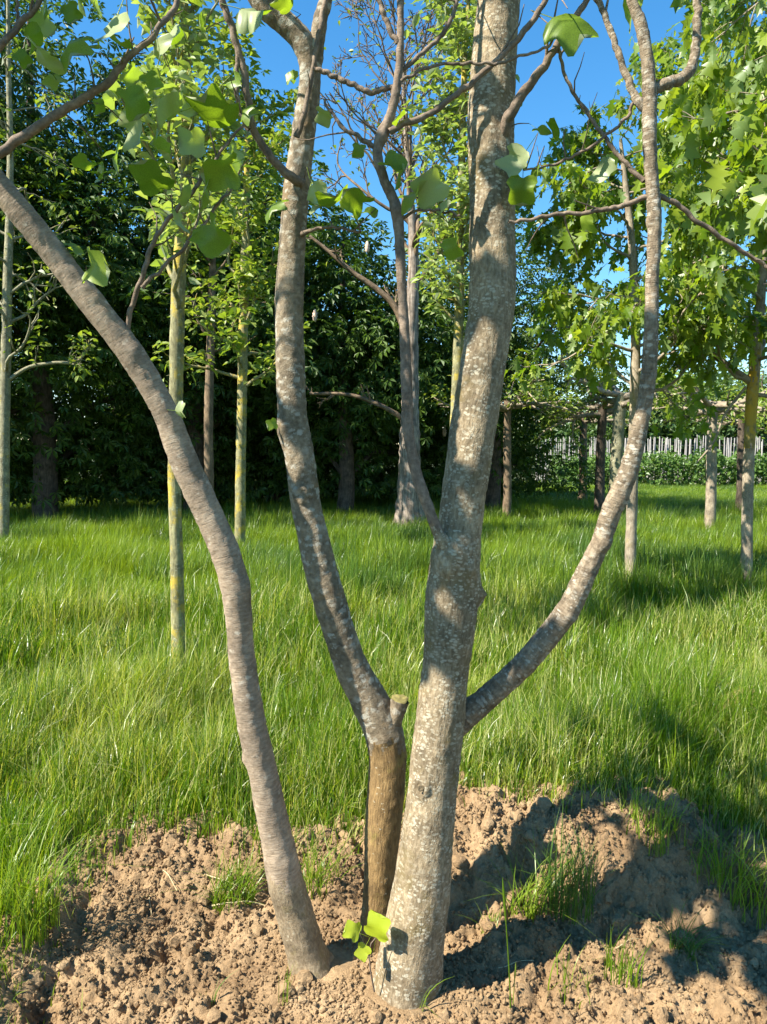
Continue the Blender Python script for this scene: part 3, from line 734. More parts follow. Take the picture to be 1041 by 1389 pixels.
for q, (px, py, sz, Y) in enumerate(LV):
    P0 = at(px, py, Y); S = sz * Y / F_PX * 1.05
    near = STEMPTS[np.argmin(np.linalg.norm((STEMPTS - P0) * np.array([1, 0.35, 1]), axis=1))]
    away = P0 - near; dist = np.linalg.norm(away) + 1e-6
    yd = away / dist * 0.7 + np.array([rl.normal(0, 0.35), rl.normal(-0.1, 0.35), -0.45 + rl.normal(0, 0.35)])
    yd /= np.linalg.norm(yd)
    up = np.array([rl.normal(-0.75, 0.35), rl.normal(-0.6, 0.35), 0.6]) * (1 if rl.random() < 0.55 else -1)
    R = frames(yd[None], up[None], np.array([rl.normal(0, 0.45)]))[0]
    base = P0 - yd * S * 0.45
    leaf_m = Matrix([[*(R[r] * S), (base - TREE)[r]] for r in range(3)] + [[0, 0, 0, 1]])
    tip = base + R @ np.array([0, -0.68, 0.07]) * S
    midp = (near + tip) / 2 + np.array([0, 0, 0.05 * dist]) + rl.normal(0, 0.05, 3) * dist
    C = catmull(np.vstack([near, midp, tip]), 9)
    tw_ = obj('twig', tubes_mesh('twig', [(C, np.linspace(0.0026, 0.0011, 9))], 6, M['bark_twig'], TREE), tree)
    o = obj('leaf', LM_TULIP[q % 5], tw_); o.matrix_local = leaf_m

# sprout at the foot of the stems
for px, py, sz, yd, up in ((510, 1272, 36, (0.1, -0.25, 0.95), (-0.3, -1, 0.3)), (488, 1266, 24, (-0.7, -0.3, 0.5), (0, -0.8, 0.7)), (497, 1282, 20, (-0.3, -0.5, -0.3), (0, -0.9, 0.5))):
    S = sz * 2.27 / F_PX; base = at(px, py, 2.27)
    R = frames(np.array([yd]), np.array([up]), np.array([0.0]))[0]
    o = obj('leaf', LM_SPROUT, tree); o.matrix_local = Matrix([[*(R[r] * S), (base - TREE)[r]] for r in range(3)] + [[0, 0, 0, 1]])
C = catmull(np.vstack([at(508, 1345, 2.30), at(502, 1310, 2.28), at(503, 1282, 2.27), at(510, 1272, 2.27)]), 10)
obj('twig', tubes_mesh('twig', [(C, np.linspace(0.003, 0.0015, 10)), (np.vstack([C[6], at(488, 1266, 2.27)]), [0.0015, 0.001]), (np.vstack([C[5], at(497, 1282, 2.27)]), [0.0015, 0.001])], 6, M['bark_twig'], TREE), tree)

# the crown overhead
rc = np.random.default_rng(31)
tops = []
for c, n in ((MAIN, 9), (LEFT, 6), (REAR, 5), (RIGHT, 5), (CENTRE, 4)):
    P, R = stem_pts(c, 120)
    hi = np.where(P[:, 2] > 3.15)[0]
    for k in range(n):
        i = hi[int((k + rc.random()) / n * (len(hi) - 1))]
        a = rc.random() * 6.28
        items = []; tips = []
        grow(P[i], (math.cos(a), math.sin(a), 0.5), rc.uniform(0.7, 1.3), max(0.006, R[i] * 0.4), 1, rc, items, tips, wander=0.3, up=0.3, nsub=4, sub_len=0.5, rmin=0.002)
        obj('branch', tubes_mesh('branch', items, 8, M['bark_twig'], TREE), tree)
        tops += [t for t in tips if t[0][2] > 3.25 + 0.25 * (t[0][1] - 2.4)]
PL, RL = stem_pts(LEFT, 120)
for i, d, L in ((104, (-0.25, -1, 0.12), 1.5), (110, (0.2, -1, 0.2), 1.5), (114, (-0.7, -1, 0.1), 1.3)):  # out-of-view limbs added so their leaves shade the soil at the right
    items = []; tips = []
    grow(PL[i], d, L, 0.016, 2, rc, items, tips, wander=0.25, up=0.1, nsub=4, sub_len=0.45, rmin=0.002)
    obj('branch', tubes_mesh('branch', items, 8, M['bark_twig'], TREE), tree)
    tops += tips * 2
P, R, S = leaf_cloud(tops, rc, 1, 0.05, 0.12, 0.5)
hi = (P[:, 2] > 1.85 + 0.605 * P[:, 1]) & (rc.random(len(P)) < 0.4)
tag(obj('crown', leaves_mesh('crown', T_TULIP, P[hi], R[hi], S[hi], M['tulip'], rc, TREE, True), tree), kind='stuff')

# ------------------------------------------------------------------ young trees in the meadow
def ground(x, y): return float(bank(x, y)) - 0.03

def meadow_tree(name, label, cat, ctrl, Y, mat, limbs, leaf=None, seed=1, group=None, sides=20, extra=(), trunk_bump=0.07, flare=None, lichen=None):
    """ctrl: (px, py, diameter px); limbs: dict(n, z0, z1, L, rise, depth...)"""
    rng = np.random.default_rng(seed)
    rows = [[*at(px, py, Y), 0.5 * d * Y / F_PX] for px, py, d in ctrl]
    z0 = ground(rows[0][0], Y)
    rows[0][2] = z0 - 0.06
    base = np.array([rows[0][0], Y, z0])
    root = thing(name, label, cat, base, group)
    C = catmull(rows, 110)
    V, F, B = tube_arrays(C[:, :3], C[:, 3], sides, stem_bump(trunk_bump, seed * 1.37, flare and (z0, *flare)), True)
    B = B + np.array([0, 0, seed * 2.3])
    tm = new_mesh('trunk', V - base, F, mat, True, {'bark': ('POINT', 'FLOAT_VECTOR', B)})
    if lichen:
        m2, za, zb = lichen
        tm.materials.append(m2)
        c = V[F].mean(1); q = c[:, 2] + 0.35 * fbm(c[:, 0] * 20, c[:, 1] * 20, c[:, 2] * 6, 4)
        tm.polygons.foreach_set('material_index', ((q > za) & (q < zb)).astype(np.int32))
    obj('trunk', tm, root)
    tips = []
    if limbs:
        zz = C[:, 2]
        for k in range(limbs['n']):
            t = (k + rng.random()) / limbs['n']
            z = limbs['z0'] + (limbs['z1'] - limbs['z0']) * t
            i = int(np.argmin(np.abs(zz - z)))
            a = limbs.get('a0', 0) + k * 2.399 + rng.normal(0, 0.4)
            L = limbs['L'] * (1 - limbs.get('taper', 0.4) * t) * rng.uniform(0.7, 1.2)
            items = []
            grow(C[i, :3], (math.cos(a), math.sin(a), limbs.get('rise', 0.5)), L, max(0.004, C[i, 3] * limbs.get('rk', 0.4)), limbs.get('depth', 1), rng, items, tips,
                 wander=limbs.get('wander', 0.3), up=limbs.get('up', 0.1), nsub=limbs.get('nsub', 4), spread=limbs.get('spread', 0.9), sub_len=limbs.get('sub', 0.5), t0=limbs.get('t0', 0.25), rmin=limbs.get('rmin', 0.0025))
            obj('branch', tubes_mesh('branch', items, 7, limbs.get('mat', mat), base), root)
    for path in extra:      # hand-placed limbs: (px, py, d) rows with optional Y
        rows = [[*at(c[0], c[1], c[3] if len(c) > 3 else Y), 0.5 * c[2] * Y / F_PX] for c in path]
        E = catmull(rows, 10 * len(path))
        items = [(E[:, :3], E[:, 3])]
        for k in range(6 if path[0][2] > 5 else 1):
            i = rng.integers(len(E) // 4, len(E)); d = E[i, :3] - E[i - 1, :3]; d /= np.linalg.norm(d) + 1e-9
            grow(E[i, :3], d + rng.normal(0, 0.8, 3), 0.35, E[i, 3] * 0.5, 1, rng, items, tips, nsub=3, rmin=0.002)
        obj('branch', tubes_mesh('branch', items, 8, limbs.get('mat', mat) if limbs else mat, base), root)
    if leaf and tips:
        P, R, S = leaf_cloud(tips, rng, leaf['per'], leaf['jit'], leaf['size'], leaf.get('droop', 0.4))
        if 'keep' in leaf:
            k = rng.random(len(P)) < leaf['keep']; P, R, S = P[k], R[k], S[k]
        keep = np.ones(len(P), bool)
        if leaf.get('parts'):
            keep = leaf_parts(root, leaf['parts'], leaf['tpl'], P, R, S, leaf['mat'], base, leaf['meshes'])
        if keep.any():
            f = obj('foliage', leaves_mesh('foliage', leaf['tpl'], P[keep], R[keep], S[keep], leaf['mat'], rng, base), root)
            tag(f, kind='stuff')
    return root

PALE = dict(tpl=T_SIMPLE, mat=M['pale'], meshes=LM_PALE)
meadow_tree('young_tree', 'slender young tree with yellow lichen trunk and pale leaf tufts, behind the leaning smooth stem', 'tree',
            [(243, 930, 20), (242, 860, 19), (240, 760, 18), (237, 650, 17.5), (239, 540, 18), (241, 430, 19), (246, 330, 17), (252, 250, 15), (256, 160, 13), (252, 60, 11), (250, -20, 10), (250, -200, 7), (250, -360, 3)], 5.45, M['bark_yellow'],
            dict(n=28, z0=2.65, z1=6.1, L=0.82, rise=0.9, depth=1, nsub=4, sub=0.45, up=0.25), dict(PALE, per=8, jit=0.055, size=0.088, parts=280, keep=0.85), seed=3)
meadow_tree('young_tree', 'thin yellow-green lichened tree with leafy whorls in front of the dark wood', 'tree',
            [(325, 765, 15), (326, 700, 14.5), (327, 620, 13.5), (329, 520, 13), (331, 420, 12), (333, 320, 10), (335, 240, 8), (336, 150, 5), (337, 90, 2)], 11.4, M['bark_yellow'],
            dict(n=26, z0=2.5, z1=7.2, L=1.0, rise=0.35, depth=1, nsub=4, sub=0.5, up=0.15), dict(PALE, mat=M['fresh'], per=9, jit=0.10, size=0.115), seed=5)
meadow_tree('young_tree', 'thin lichened tree with bare wiry side shoots and few leaves beside the leaning smooth stem', 'tree',
            [(4, 760, 16), (5, 700, 15), (6, 600, 14), (8, 500, 13), (10, 400, 12), (13, 300, 10), (14, 200, 8), (12, 100, 6), (11, 0, 4), (10, -60, 2)], 12.2, M['bark_olive'],
            dict(n=22, z0=2.9, z1=8.2, L=1.6, rise=0.5, depth=1, nsub=5, sub=0.45, up=0.05, wander=0.4), dict(PALE, per=2, jit=0.1, size=0.10, mat=M['fresh']), seed=8,
            extra=[[(12, 515, 6), (40, 498, 5), (75, 492, 4.5), (105, 490, 4), (125, 465, 3)]])
meadow_tree('young_tree', 'slim brown-barked tree standing right against the edge of the dark wood', 'tree',
            [(284, 700, 13), (284, 640, 12.5), (283, 590, 12), (284, 530, 12), (286, 470, 11), (288, 400, 10), (289, 300, 7), (290, 220, 3)], 14.0, M['bark_brown'],
            dict(n=12, z0=3.3, z1=6.2, L=1.3, rise=0.5, depth=1), dict(PALE, mat=M['maple'], per=7, jit=0.15, size=0.14), seed=9)
meadow_tree('young_tree', 'yellow lichened tree with a narrow leafy column hidden behind the thickest stem', 'tree',
            [(612, 800, 15), (613, 720, 15), (616, 620, 14), (619, 540, 14), (622, 460, 13), (624, 390, 12), (625, 300, 11), (627, 200, 9), (630, 100, 7), (636, 0, 5), (640, -80, 2)], 8.0, M['bark_yellow'],
            dict(n=40, z0=2.9, z1=6.5, L=0.72, rise=0.55, depth=1, nsub=5, sub=0.45, up=0.3), dict(PALE, per=7, jit=0.07, size=0.085, parts=220), seed=12)

# bare tree with furrowed bark
meadow_tree('bare_tree', 'nearly leafless tree with furrowed bark and fine twigs against the blue sky', 'tree',
            [(557, 735, 44), (556, 690, 36), (556, 640, 30), (556, 580, 26), (557, 520, 22), (558, 460, 19), (560, 400, 16), (561, 340, 13), (558, 280, 10), (552, 200, 7), (548, 120, 5), (545, 40, 3)], 15.3, M['bark_rough'],
            dict(n=28, z0=5.2, z1=10.2, L=2.7, rise=0.95, depth=3, nsub=4, sub=0.52, up=0.1, wander=0.28, mat=M['bark_brown'], rk=0.5, rmin=0.0066, taper=0.4), dict(PALE, mat=M['fresh'], per=1, jit=0.12, size=0.09, keep=0.12), seed=14, sides=28, trunk_bump=0.16, flare=(0.35, 0.35),
            extra=[[(556, 575, 9), (535, 560, 7), (505, 545, 6), (470, 535, 5), (420, 534, 4)], [(556, 470, 10), (538, 420, 9), (515, 395, 8), (480, 370, 7), (445, 340, 5), (420, 320, 4)], [(560, 400, 9), (580, 365, 8), (598, 335, 7), (612, 290, 5)]])

# oaks to the right
OAKL = dict(tpl=T_OAK, mat=M['oak'], meshes=LM_OAK)
meadow_tree('oak_tree', 'young oak with bright drooping lobed leaves and pale slim trunk behind the curved grey branch', 'tree',
            [(855, 830, 16), (855, 780, 15), (857, 700, 14.5), (860, 600, 14), (862, 500, 13), (862, 420, 12), (858, 340, 10), (850, 260, 8), (842, 190, 4)], 8.0, M['bark_pale'],
            dict(n=24, z0=2.25, z1=4.9, L=1.25, rise=0.2, depth=2, nsub=4, sub=0.5, up=0.0, wander=0.3), dict(OAKL, per=3, jit=0.075, size=0.135, droop=1.0, parts=300, keep=0.72), seed=21)
meadow_tree('oak_tree', 'young oak with straight trunk turning orange with lichen near its lowest limbs', 'tree',
            [(1012, 825, 16), (1013, 770, 15), (1014, 690, 14.5), (1017, 600, 14.5), (1021, 530, 15), (1030, 440, 12), (1036, 340, 10), (1040, 220, 8), (1042, 100, 6), (1045, 0, 3)], 8.2, M['bark_pale'],
            dict(n=32, z0=2.3, z1=6.4, L=1.45, rise=0.15, depth=2, nsub=4, sub=0.5, up=0.0, wander=0.3, mat=M['bark_pale']), dict(OAKL, per=3, jit=0.08, size=0.135, droop=1.1, parts=300, keep=0.75), seed=22, lichen=(M['bark_orange'], 1.75, 2.6),
            extra=[[(1021, 520, 10), (1000, 505, 9), (965, 480, 8), (925, 455, 7), (898, 436, 6)], [(1012, 525, 4), (985, 560, 3.5), (968, 600, 3), (945, 628, 2)]])
meadow_tree('oak_tree', 'near oak whose large bright lobed leaves hang beside the top of the curved grey branch', 'tree',
            [(1190, 960, 26), (1190, 850, 25), (1192, 700, 24), (1195, 500, 22), (1198, 300, 20), (1200, 100, 16), (1202, -100, 10), (1204, -260, 4)], 4.7, M['bark_pale'],
            dict(n=24, z0=2.4, z1=5.4, L=1.35, rise=0.2, depth=2, nsub=4, sub=0.5, up=0.0, wander=0.3), dict(OAKL, per=3, jit=0.07, size=0.125, droop=1.2, parts=280, keep=0.9), seed=24)

# trees trained flat at the top
def flat_tree(label, px, py, d, Y, seed, mat, w=1.5, h=2.55, lean=0):
    rng = np.random.default_rng(seed)
    x0, z0 = at(px, py, Y)[0], 0
    z0 = ground(x0, Y); base = np.array([x0, Y, z0])
    root = thing('flat_topped_tree', label, 'tree', base, 'trees trained to a flat roof')
    r = 0.5 * d * Y / F_PX
    C = catmull([[x0, Y, z0 - 0.06, r * 1.15], [x0 + 0.02, Y, z0 + 0.8, r], [x0 + lean * 0.5, Y, z0 + 1.8, r * 0.95], [x0 + lean, Y, z0 + h, r * 0.9]], 60)
    V, F, B = tube_arrays(C[:, :3], C[:, 3], 18, stem_bump(0.08, seed * 1.1), True)
    obj('trunk', new_mesh('trunk', V - base, F, mat, True, {'bark': ('POINT', 'FLOAT_VECTOR', B + seed)}), root)
    tips = []; top = C[-1, :3]
    for k in range(8):
        a = k / 8 * 2 * math.pi + rng.normal(0, 0.15); items = []
        grow(top - np.array([0, 0, rng.uniform(0, 0.25)]), (math.cos(a), math.sin(a), 0.12), w * rng.uniform(0.8, 1.1), r * 0.55, 1, rng, items, tips, wander=0.16, up=0.0, nsub=7, spread=1.0, sub_len=0.3, rmin=0.006)
        obj('branch', tubes_mesh('branch', items, 7, M['bark_pale'], base), root)
    P, R, S = leaf_cloud(tips, rng, 7, 0.09, 0.10, 0.0)
    P[:, 2] += np.abs(rng.normal(0, 0.12, len(P)))
    tag(obj('foliage', leaves_mesh('foliage', T_SIMPLE, P, R, S, M['fresh'], rng, base), root), kind='stuff')
    return root
flat_tree('slim dark flat-topped tree standing at the corner of the dark wood', 687, 700, 11, 17.0, 41, M['bark_brown'], 1.7, 2.75)
flat_tree('flat-topped tree with reddish brown trunk close to the stake fence', 790, 668, 11, 24.0, 42, M['bark_brown'], 1.9, 2.7)
flat_tree('flat-topped tree with slim dark trunk leafing yellow-green beside a paler one', 812, 690, 13, 18.5, 43, M['bark_dark'], 1.8, 2.75, 0.05)
flat_tree('flat-topped tree with pale knotty trunk beside a slimmer dark one', 833, 680, 17, 17.0, 44, M['bark_olive'], 1.7, 2.9, 0.1)
flat_tree('flat-topped tree with grey trunk standing between the two slim oak trunks', 962, 715, 14, 14.0, 45, M['bark_pale'], 1.7, 2.5)
flat_tree('flat-topped tree with thin dark trunk half hidden behind the orange-lichened oak', 1003, 690, 11, 18.0, 46, M['bark_dark'], 1.6, 2.5)

# ------------------------------------------------------------------ the dark wood
def lobed_crown(lobes, n_clump, per, size, rng, clump=0.55, shell=0.78):
    """leaf positions in clumps spread over the outer part of several overlapping lobes"""
    vol = np.array([l[3] * l[4] + l[4] * l[5] + l[3] * l[5] for l in lobes]); w = vol / vol.sum()
    li = rng.choice(len(lobes), n_clump, p=w)
    L = np.array(lobes)[li]
    d = rng.normal(size=(n_clump, 3)); d /= np.linalg.norm(d, axis=1)[:, None]
    rad = shell + (1.06 - shell) * rng.random(n_clump) ** 0.7
    inner = rng.random(n_clump) < 0.25
    rad[inner] = rng.uniform(0.35, 0.8, inner.sum())
    C = L[:, :3] + d * L[:, 3:6] * rad[:, None]
    # each clump is a drooping spray
    i = np.repeat(np.arange(n_clump), per); n = len(i)
    off = rng.normal(0, 1, (n, 3)) * np.array([clump, clump, clump * 0.42])
    P = C[i] + off
    P[:, 2] -= 0.35 * (off[:, 0] ** 2 + off[:, 1] ** 2)
    out = d[i] * 0.8 + off / clump * 0.45 + np.array([0, 0, -0.35])
    up = np.tile([0, 0, 1.0], (n, 1)) + d[i] * 0.5 + rng.normal(0, 0.3, (n, 3))
    S = size * rng.uniform(0.65, 1.25, n)
    return P, frames(out + rng.normal(0, 0.3, (n, 3)), up, rng.normal(0, 0.3, n)), S

def big_tree(name, label, px, Y, h, lobes, seed, mat, tpl, n_clump=420, per=18, size=0.2, trunk_r=0.2, clump=0.5, group=None, candles=0, zlow=0.5, under=True):
    """lobes: (dx, dy, z, rx, ry, rz) round the trunk"""
    rng = np.random.default_rng(seed)
    x0 = at(px, 650, Y)[0]; z0 = ground(x0, Y); base = np.array([x0, Y, z0])
    root = thing(name, label, 'tree', base, group)
    C = catmull([[x0, Y, z0 - 0.1, trunk_r * 1.3], [x0 + 0.05, Y, z0 + h * 0.2, trunk_r], [x0 - 0.05, Y, z0 + h * 0.5, trunk_r * 0.7], [x0, Y, z0 + h * 0.9, trunk_r * 0.15]], 40)
    V, F, B = tube_arrays(C[:, :3], C[:, 3], 16, stem_bump(0.08, seed), True)
    obj('trunk', new_mesh('trunk', V - base, F, M['bark_dark'], True, {'bark': ('POINT', 'FLOAT_VECTOR', B)}), root)
    LB = [(x0 + a, Y + b + (1.7 if under and c < 3.25 else 0.0), z0 + c, d, e, f) for a, b, c, d, e, f in lobes]
    for k, l in enumerate(LB):
        i = int(np.clip((l[2] - z0) / h, 0.12, 0.8) * 30)
        E = catmull(np.vstack([C[i, :3], (C[i, :3] + np.array(l[:3])) / 2 + np.array([0, 0, 0.3]), np.array(l[:3]), np.array(l[:3]) + np.array([(l[0] - x0) * 0.4, -l[4] * 0.4, l[5] * 0.4])]), 14)
        obj('branch', tubes_mesh('branch', [(E, np.linspace(trunk_r * 0.45, 0.02, 14))], 7, M['bark_dark'], base), root)
    P, R, S = lobed_crown(LB, n_clump, per, size, rng, clump)
    P[:, 2] = np.maximum(P[:, 2], z0 + zlow + 0.3 * rng.random(len(P)))
    obj('crown', leaves_mesh('crown', tpl, P, R, S, mat, rng, base), root)
    if candles:
        for k in range(candles):
            l = LB[rng.integers(len(LB))]
            d = np.array([rng.normal(0, 0.5), -1, rng.uniform(0.0, 0.7)]); d /= np.linalg.norm(d)
            c = np.array(l[:3]) + d * np.array(l[3:6]) * 1.05
            n = 9; zz = np.linspace(0, 0.24, n)
            Q = c + np.stack([0 * zz, 0 * zz, zz], 1)
            rr = 0.055 * np.sin(np.linspace(0.5, 3.0, n)) ** 0.8 * np.where(np.arange(n) % 2, 1.15, 0.8)
            obj('flower_spike', tubes_mesh('flower_spike', [(Q, rr)], 9, M['candle'], base), root)
    return root

WG = 'broadleaf trees of the dark wood'
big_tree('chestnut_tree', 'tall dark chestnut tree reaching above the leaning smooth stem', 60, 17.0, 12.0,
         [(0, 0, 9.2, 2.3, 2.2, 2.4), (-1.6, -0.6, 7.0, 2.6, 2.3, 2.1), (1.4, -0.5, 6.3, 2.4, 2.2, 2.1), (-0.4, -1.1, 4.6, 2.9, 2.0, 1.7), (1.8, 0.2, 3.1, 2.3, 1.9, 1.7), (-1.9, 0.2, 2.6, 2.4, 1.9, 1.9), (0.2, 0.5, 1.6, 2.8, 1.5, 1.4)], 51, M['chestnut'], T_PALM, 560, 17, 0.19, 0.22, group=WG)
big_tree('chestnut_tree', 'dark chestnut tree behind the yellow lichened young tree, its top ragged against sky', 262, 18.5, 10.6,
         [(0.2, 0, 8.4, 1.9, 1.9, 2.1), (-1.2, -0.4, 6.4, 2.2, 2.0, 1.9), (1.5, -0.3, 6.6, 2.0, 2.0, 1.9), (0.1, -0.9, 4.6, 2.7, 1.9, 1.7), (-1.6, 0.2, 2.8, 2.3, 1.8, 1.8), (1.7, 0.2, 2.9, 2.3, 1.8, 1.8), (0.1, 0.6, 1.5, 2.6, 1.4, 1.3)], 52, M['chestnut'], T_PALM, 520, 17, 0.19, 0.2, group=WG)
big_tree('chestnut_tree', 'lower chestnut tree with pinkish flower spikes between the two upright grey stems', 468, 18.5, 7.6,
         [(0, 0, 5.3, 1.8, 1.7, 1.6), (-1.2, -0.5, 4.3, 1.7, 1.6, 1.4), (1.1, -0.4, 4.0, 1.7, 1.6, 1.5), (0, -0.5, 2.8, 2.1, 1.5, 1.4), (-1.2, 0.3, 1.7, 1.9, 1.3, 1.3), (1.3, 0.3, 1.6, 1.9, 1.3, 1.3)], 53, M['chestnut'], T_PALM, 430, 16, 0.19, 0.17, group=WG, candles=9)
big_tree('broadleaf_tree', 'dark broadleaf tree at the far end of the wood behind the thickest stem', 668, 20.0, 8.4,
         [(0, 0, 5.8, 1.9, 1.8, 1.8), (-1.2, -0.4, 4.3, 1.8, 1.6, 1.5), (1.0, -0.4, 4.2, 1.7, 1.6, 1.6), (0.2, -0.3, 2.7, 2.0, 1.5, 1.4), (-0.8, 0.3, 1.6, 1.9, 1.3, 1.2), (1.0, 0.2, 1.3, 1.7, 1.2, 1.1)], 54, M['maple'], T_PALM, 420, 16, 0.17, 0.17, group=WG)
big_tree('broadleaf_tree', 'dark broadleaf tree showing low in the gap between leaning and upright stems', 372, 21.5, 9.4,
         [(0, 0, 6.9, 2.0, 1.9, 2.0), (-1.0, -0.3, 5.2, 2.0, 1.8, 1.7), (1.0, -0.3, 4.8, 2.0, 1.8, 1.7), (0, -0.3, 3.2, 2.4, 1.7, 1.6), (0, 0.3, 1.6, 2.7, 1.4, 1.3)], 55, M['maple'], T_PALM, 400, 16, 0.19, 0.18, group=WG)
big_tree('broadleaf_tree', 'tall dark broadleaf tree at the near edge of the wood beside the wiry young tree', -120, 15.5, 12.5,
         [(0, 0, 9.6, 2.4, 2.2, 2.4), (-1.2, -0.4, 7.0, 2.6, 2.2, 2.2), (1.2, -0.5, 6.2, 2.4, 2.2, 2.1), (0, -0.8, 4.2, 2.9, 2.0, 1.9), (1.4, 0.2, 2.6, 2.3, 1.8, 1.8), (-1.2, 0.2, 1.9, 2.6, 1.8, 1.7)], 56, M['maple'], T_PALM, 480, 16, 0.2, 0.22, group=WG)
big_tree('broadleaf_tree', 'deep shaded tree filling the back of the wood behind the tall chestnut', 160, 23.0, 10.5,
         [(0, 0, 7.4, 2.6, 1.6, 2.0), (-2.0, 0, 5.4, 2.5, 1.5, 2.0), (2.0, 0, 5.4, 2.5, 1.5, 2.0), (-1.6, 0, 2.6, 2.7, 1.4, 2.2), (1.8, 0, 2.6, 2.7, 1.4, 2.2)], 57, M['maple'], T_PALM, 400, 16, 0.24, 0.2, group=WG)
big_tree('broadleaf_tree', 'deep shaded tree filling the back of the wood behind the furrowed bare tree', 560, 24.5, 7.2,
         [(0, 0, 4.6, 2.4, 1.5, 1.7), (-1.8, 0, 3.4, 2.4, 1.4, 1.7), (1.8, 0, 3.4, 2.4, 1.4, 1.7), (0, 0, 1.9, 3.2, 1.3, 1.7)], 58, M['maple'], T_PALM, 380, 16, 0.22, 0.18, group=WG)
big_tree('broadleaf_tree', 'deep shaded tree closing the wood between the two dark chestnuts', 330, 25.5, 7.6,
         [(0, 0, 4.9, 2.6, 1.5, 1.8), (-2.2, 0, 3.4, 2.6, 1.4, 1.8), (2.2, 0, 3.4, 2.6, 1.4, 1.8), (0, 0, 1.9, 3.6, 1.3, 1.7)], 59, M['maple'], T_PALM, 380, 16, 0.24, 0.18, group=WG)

# ------------------------------------------------------------------ stake fence, orchard row, far trees
fence = thing('stake_fence', 'long row of pale weathered stakes with wires beyond the flat-topped trees', 'fence', (14.0, 36.0, ground(14, 36)))
rf = np.random.default_rng(61)
fb = np.array(fence.location)
k = 12; a = np.arange(k) / k * 2 * math.pi
sm = []
for v in range(3):
    Pq = np.array([[0, 0, -0.1], [0.01 * v, 0, 0.9], [0.015 * (v - 1), 0.01, 1.8], [0, 0, 2.36]])
    V, F, B = tube_arrays(Pq, np.array([0.031, 0.03, 0.028, 0.024]), 8, None, True)
    sm.append(new_mesh('stake', V, F, M['stake'], True))
xs = np.arange(7.4, 22.4, 0.092)
for i, x in enumerate(xs):
    yy = 36 + (i % 3) * 1.3 + rf.normal(0, 0.1)
    o = obj('stake', sm[i % 3], fence)
    xx = x + rf.normal(0, 0.03)
    o.location = Vector((xx - fb[0], yy - fb[1], ground(xx, yy) - fb[2]))
    o.rotation_euler = (rf.normal(0, 0.02), rf.normal(0, 0.025), rf.random() * 6)
    o.scale = (1, 1, 1 + rf.normal(0, 0.025))
for z in (0.7, 1.3, 1.9):
    obj('wire', tubes_mesh('wire', [(np.array([[7.4, 36, z + 0.1], [15, 36, z + 0.08], [22.6, 36, z + 0.1]]) - fb * np.array([1, 1, 0]) , [0.004] * 3)], 5, M['stake']), fence)

def foliage_strip(name, label, x0, x1, y0, y1, z0, z1, n, size, mat, seed, cat):
    rng = np.random.default_rng(seed)
    P = np.column_stack([rng.uniform(x0, x1, n), rng.uniform(y0, y1, n), np.zeros(n)])
    top = z1 * (0.8 + 0.25 * fbm(P[:, 0] * 0.8, P[:, 1], 2.2, 3))
    P[:, 2] = ground(15, 33) + z0 + (top - z0) * rng.random(n) ** 0.7
    y = rng.normal(size=(n, 3)) + np.array([0, -0.4, -0.3])
    R = frames(y, np.tile([0, -0.3, 1.0], (n, 1)) + rng.normal(0, 0.4, (n, 3)), rng.normal(0, 0.4, n))
    o = obj(name, leaves_mesh(name, T_LITE, P, R, size * rng.uniform(0.6, 1.3, n), mat, rng))
    return tag(o, label, cat, None, 'stuff')
foliage_strip('orchard_row', 'low leafy green orchard row growing in front of the stakes', 7.5, 22, 33.5, 35.2, 0.05, 1.85, 11000, 0.2, M['hedge'], 71, 'bushes')

def far_tree(px, Y, top_px, w, seed, label):
    h = (HOR - top_px) / F_PX * Y + CAM_Z
    rng = np.random.default_rng(seed)
    lob = [(0, 0, h * 0.7, w * 0.7, w * 0.6, h * 0.28), (-w * 0.5, 0, h * 0.5, w * 0.6, w * 0.5, h * 0.3), (w * 0.5, 0, h * 0.48, w * 0.6, w * 0.5, h * 0.3), (0, 0, h * 0.3, w * 0.9, w * 0.5, h * 0.28)]
    return big_tree('distant_tree', label, px, Y, h, lob, seed, M['far'], T_LITE, 240, 16, 0.5, 0.25, clump=0.8, group='distant trees beyond the stake fence', zlow=0.8, under=False)
FAR = [(690, 75, 570, 5, 'distant green tree far beyond the slim dark flat-topped tree'), (752, 80, 560, 4, 'distant green tree far behind the start of the stake fence'),
       (778, 70, 545, 4, 'distant tree far behind the reddish-trunked flat-topped tree'), (815, 62, 560, 3.5, 'distant tree far behind the dark and pale flat-topped pair'),
       (850, 66, 550, 4, 'distant green tree far behind the slim oak at the curved branch'), (880, 58, 520, 3.8, 'distant small tree beyond the stakes just past the curved grey branch'),
       (915, 60, 505, 4.4, 'distant tree beyond the stakes in the open gap between oaks'), (950, 60, 500, 4.4, 'distant rounded tree far behind the grey flat-topped tree'),
       (985, 64, 498, 4.5, 'distant tree far behind the thin dark flat-topped tree'), (1030, 58, 490, 4.5, 'distant tree far behind the orange-lichened oak trunk'), (1085, 60, 490, 4.5, 'distant tree far behind the near hanging oak')]
for q, (px, Y, top, w, lab) in enumerate(FAR):
    far_tree(px, Y, top, w, 80 + q, lab)

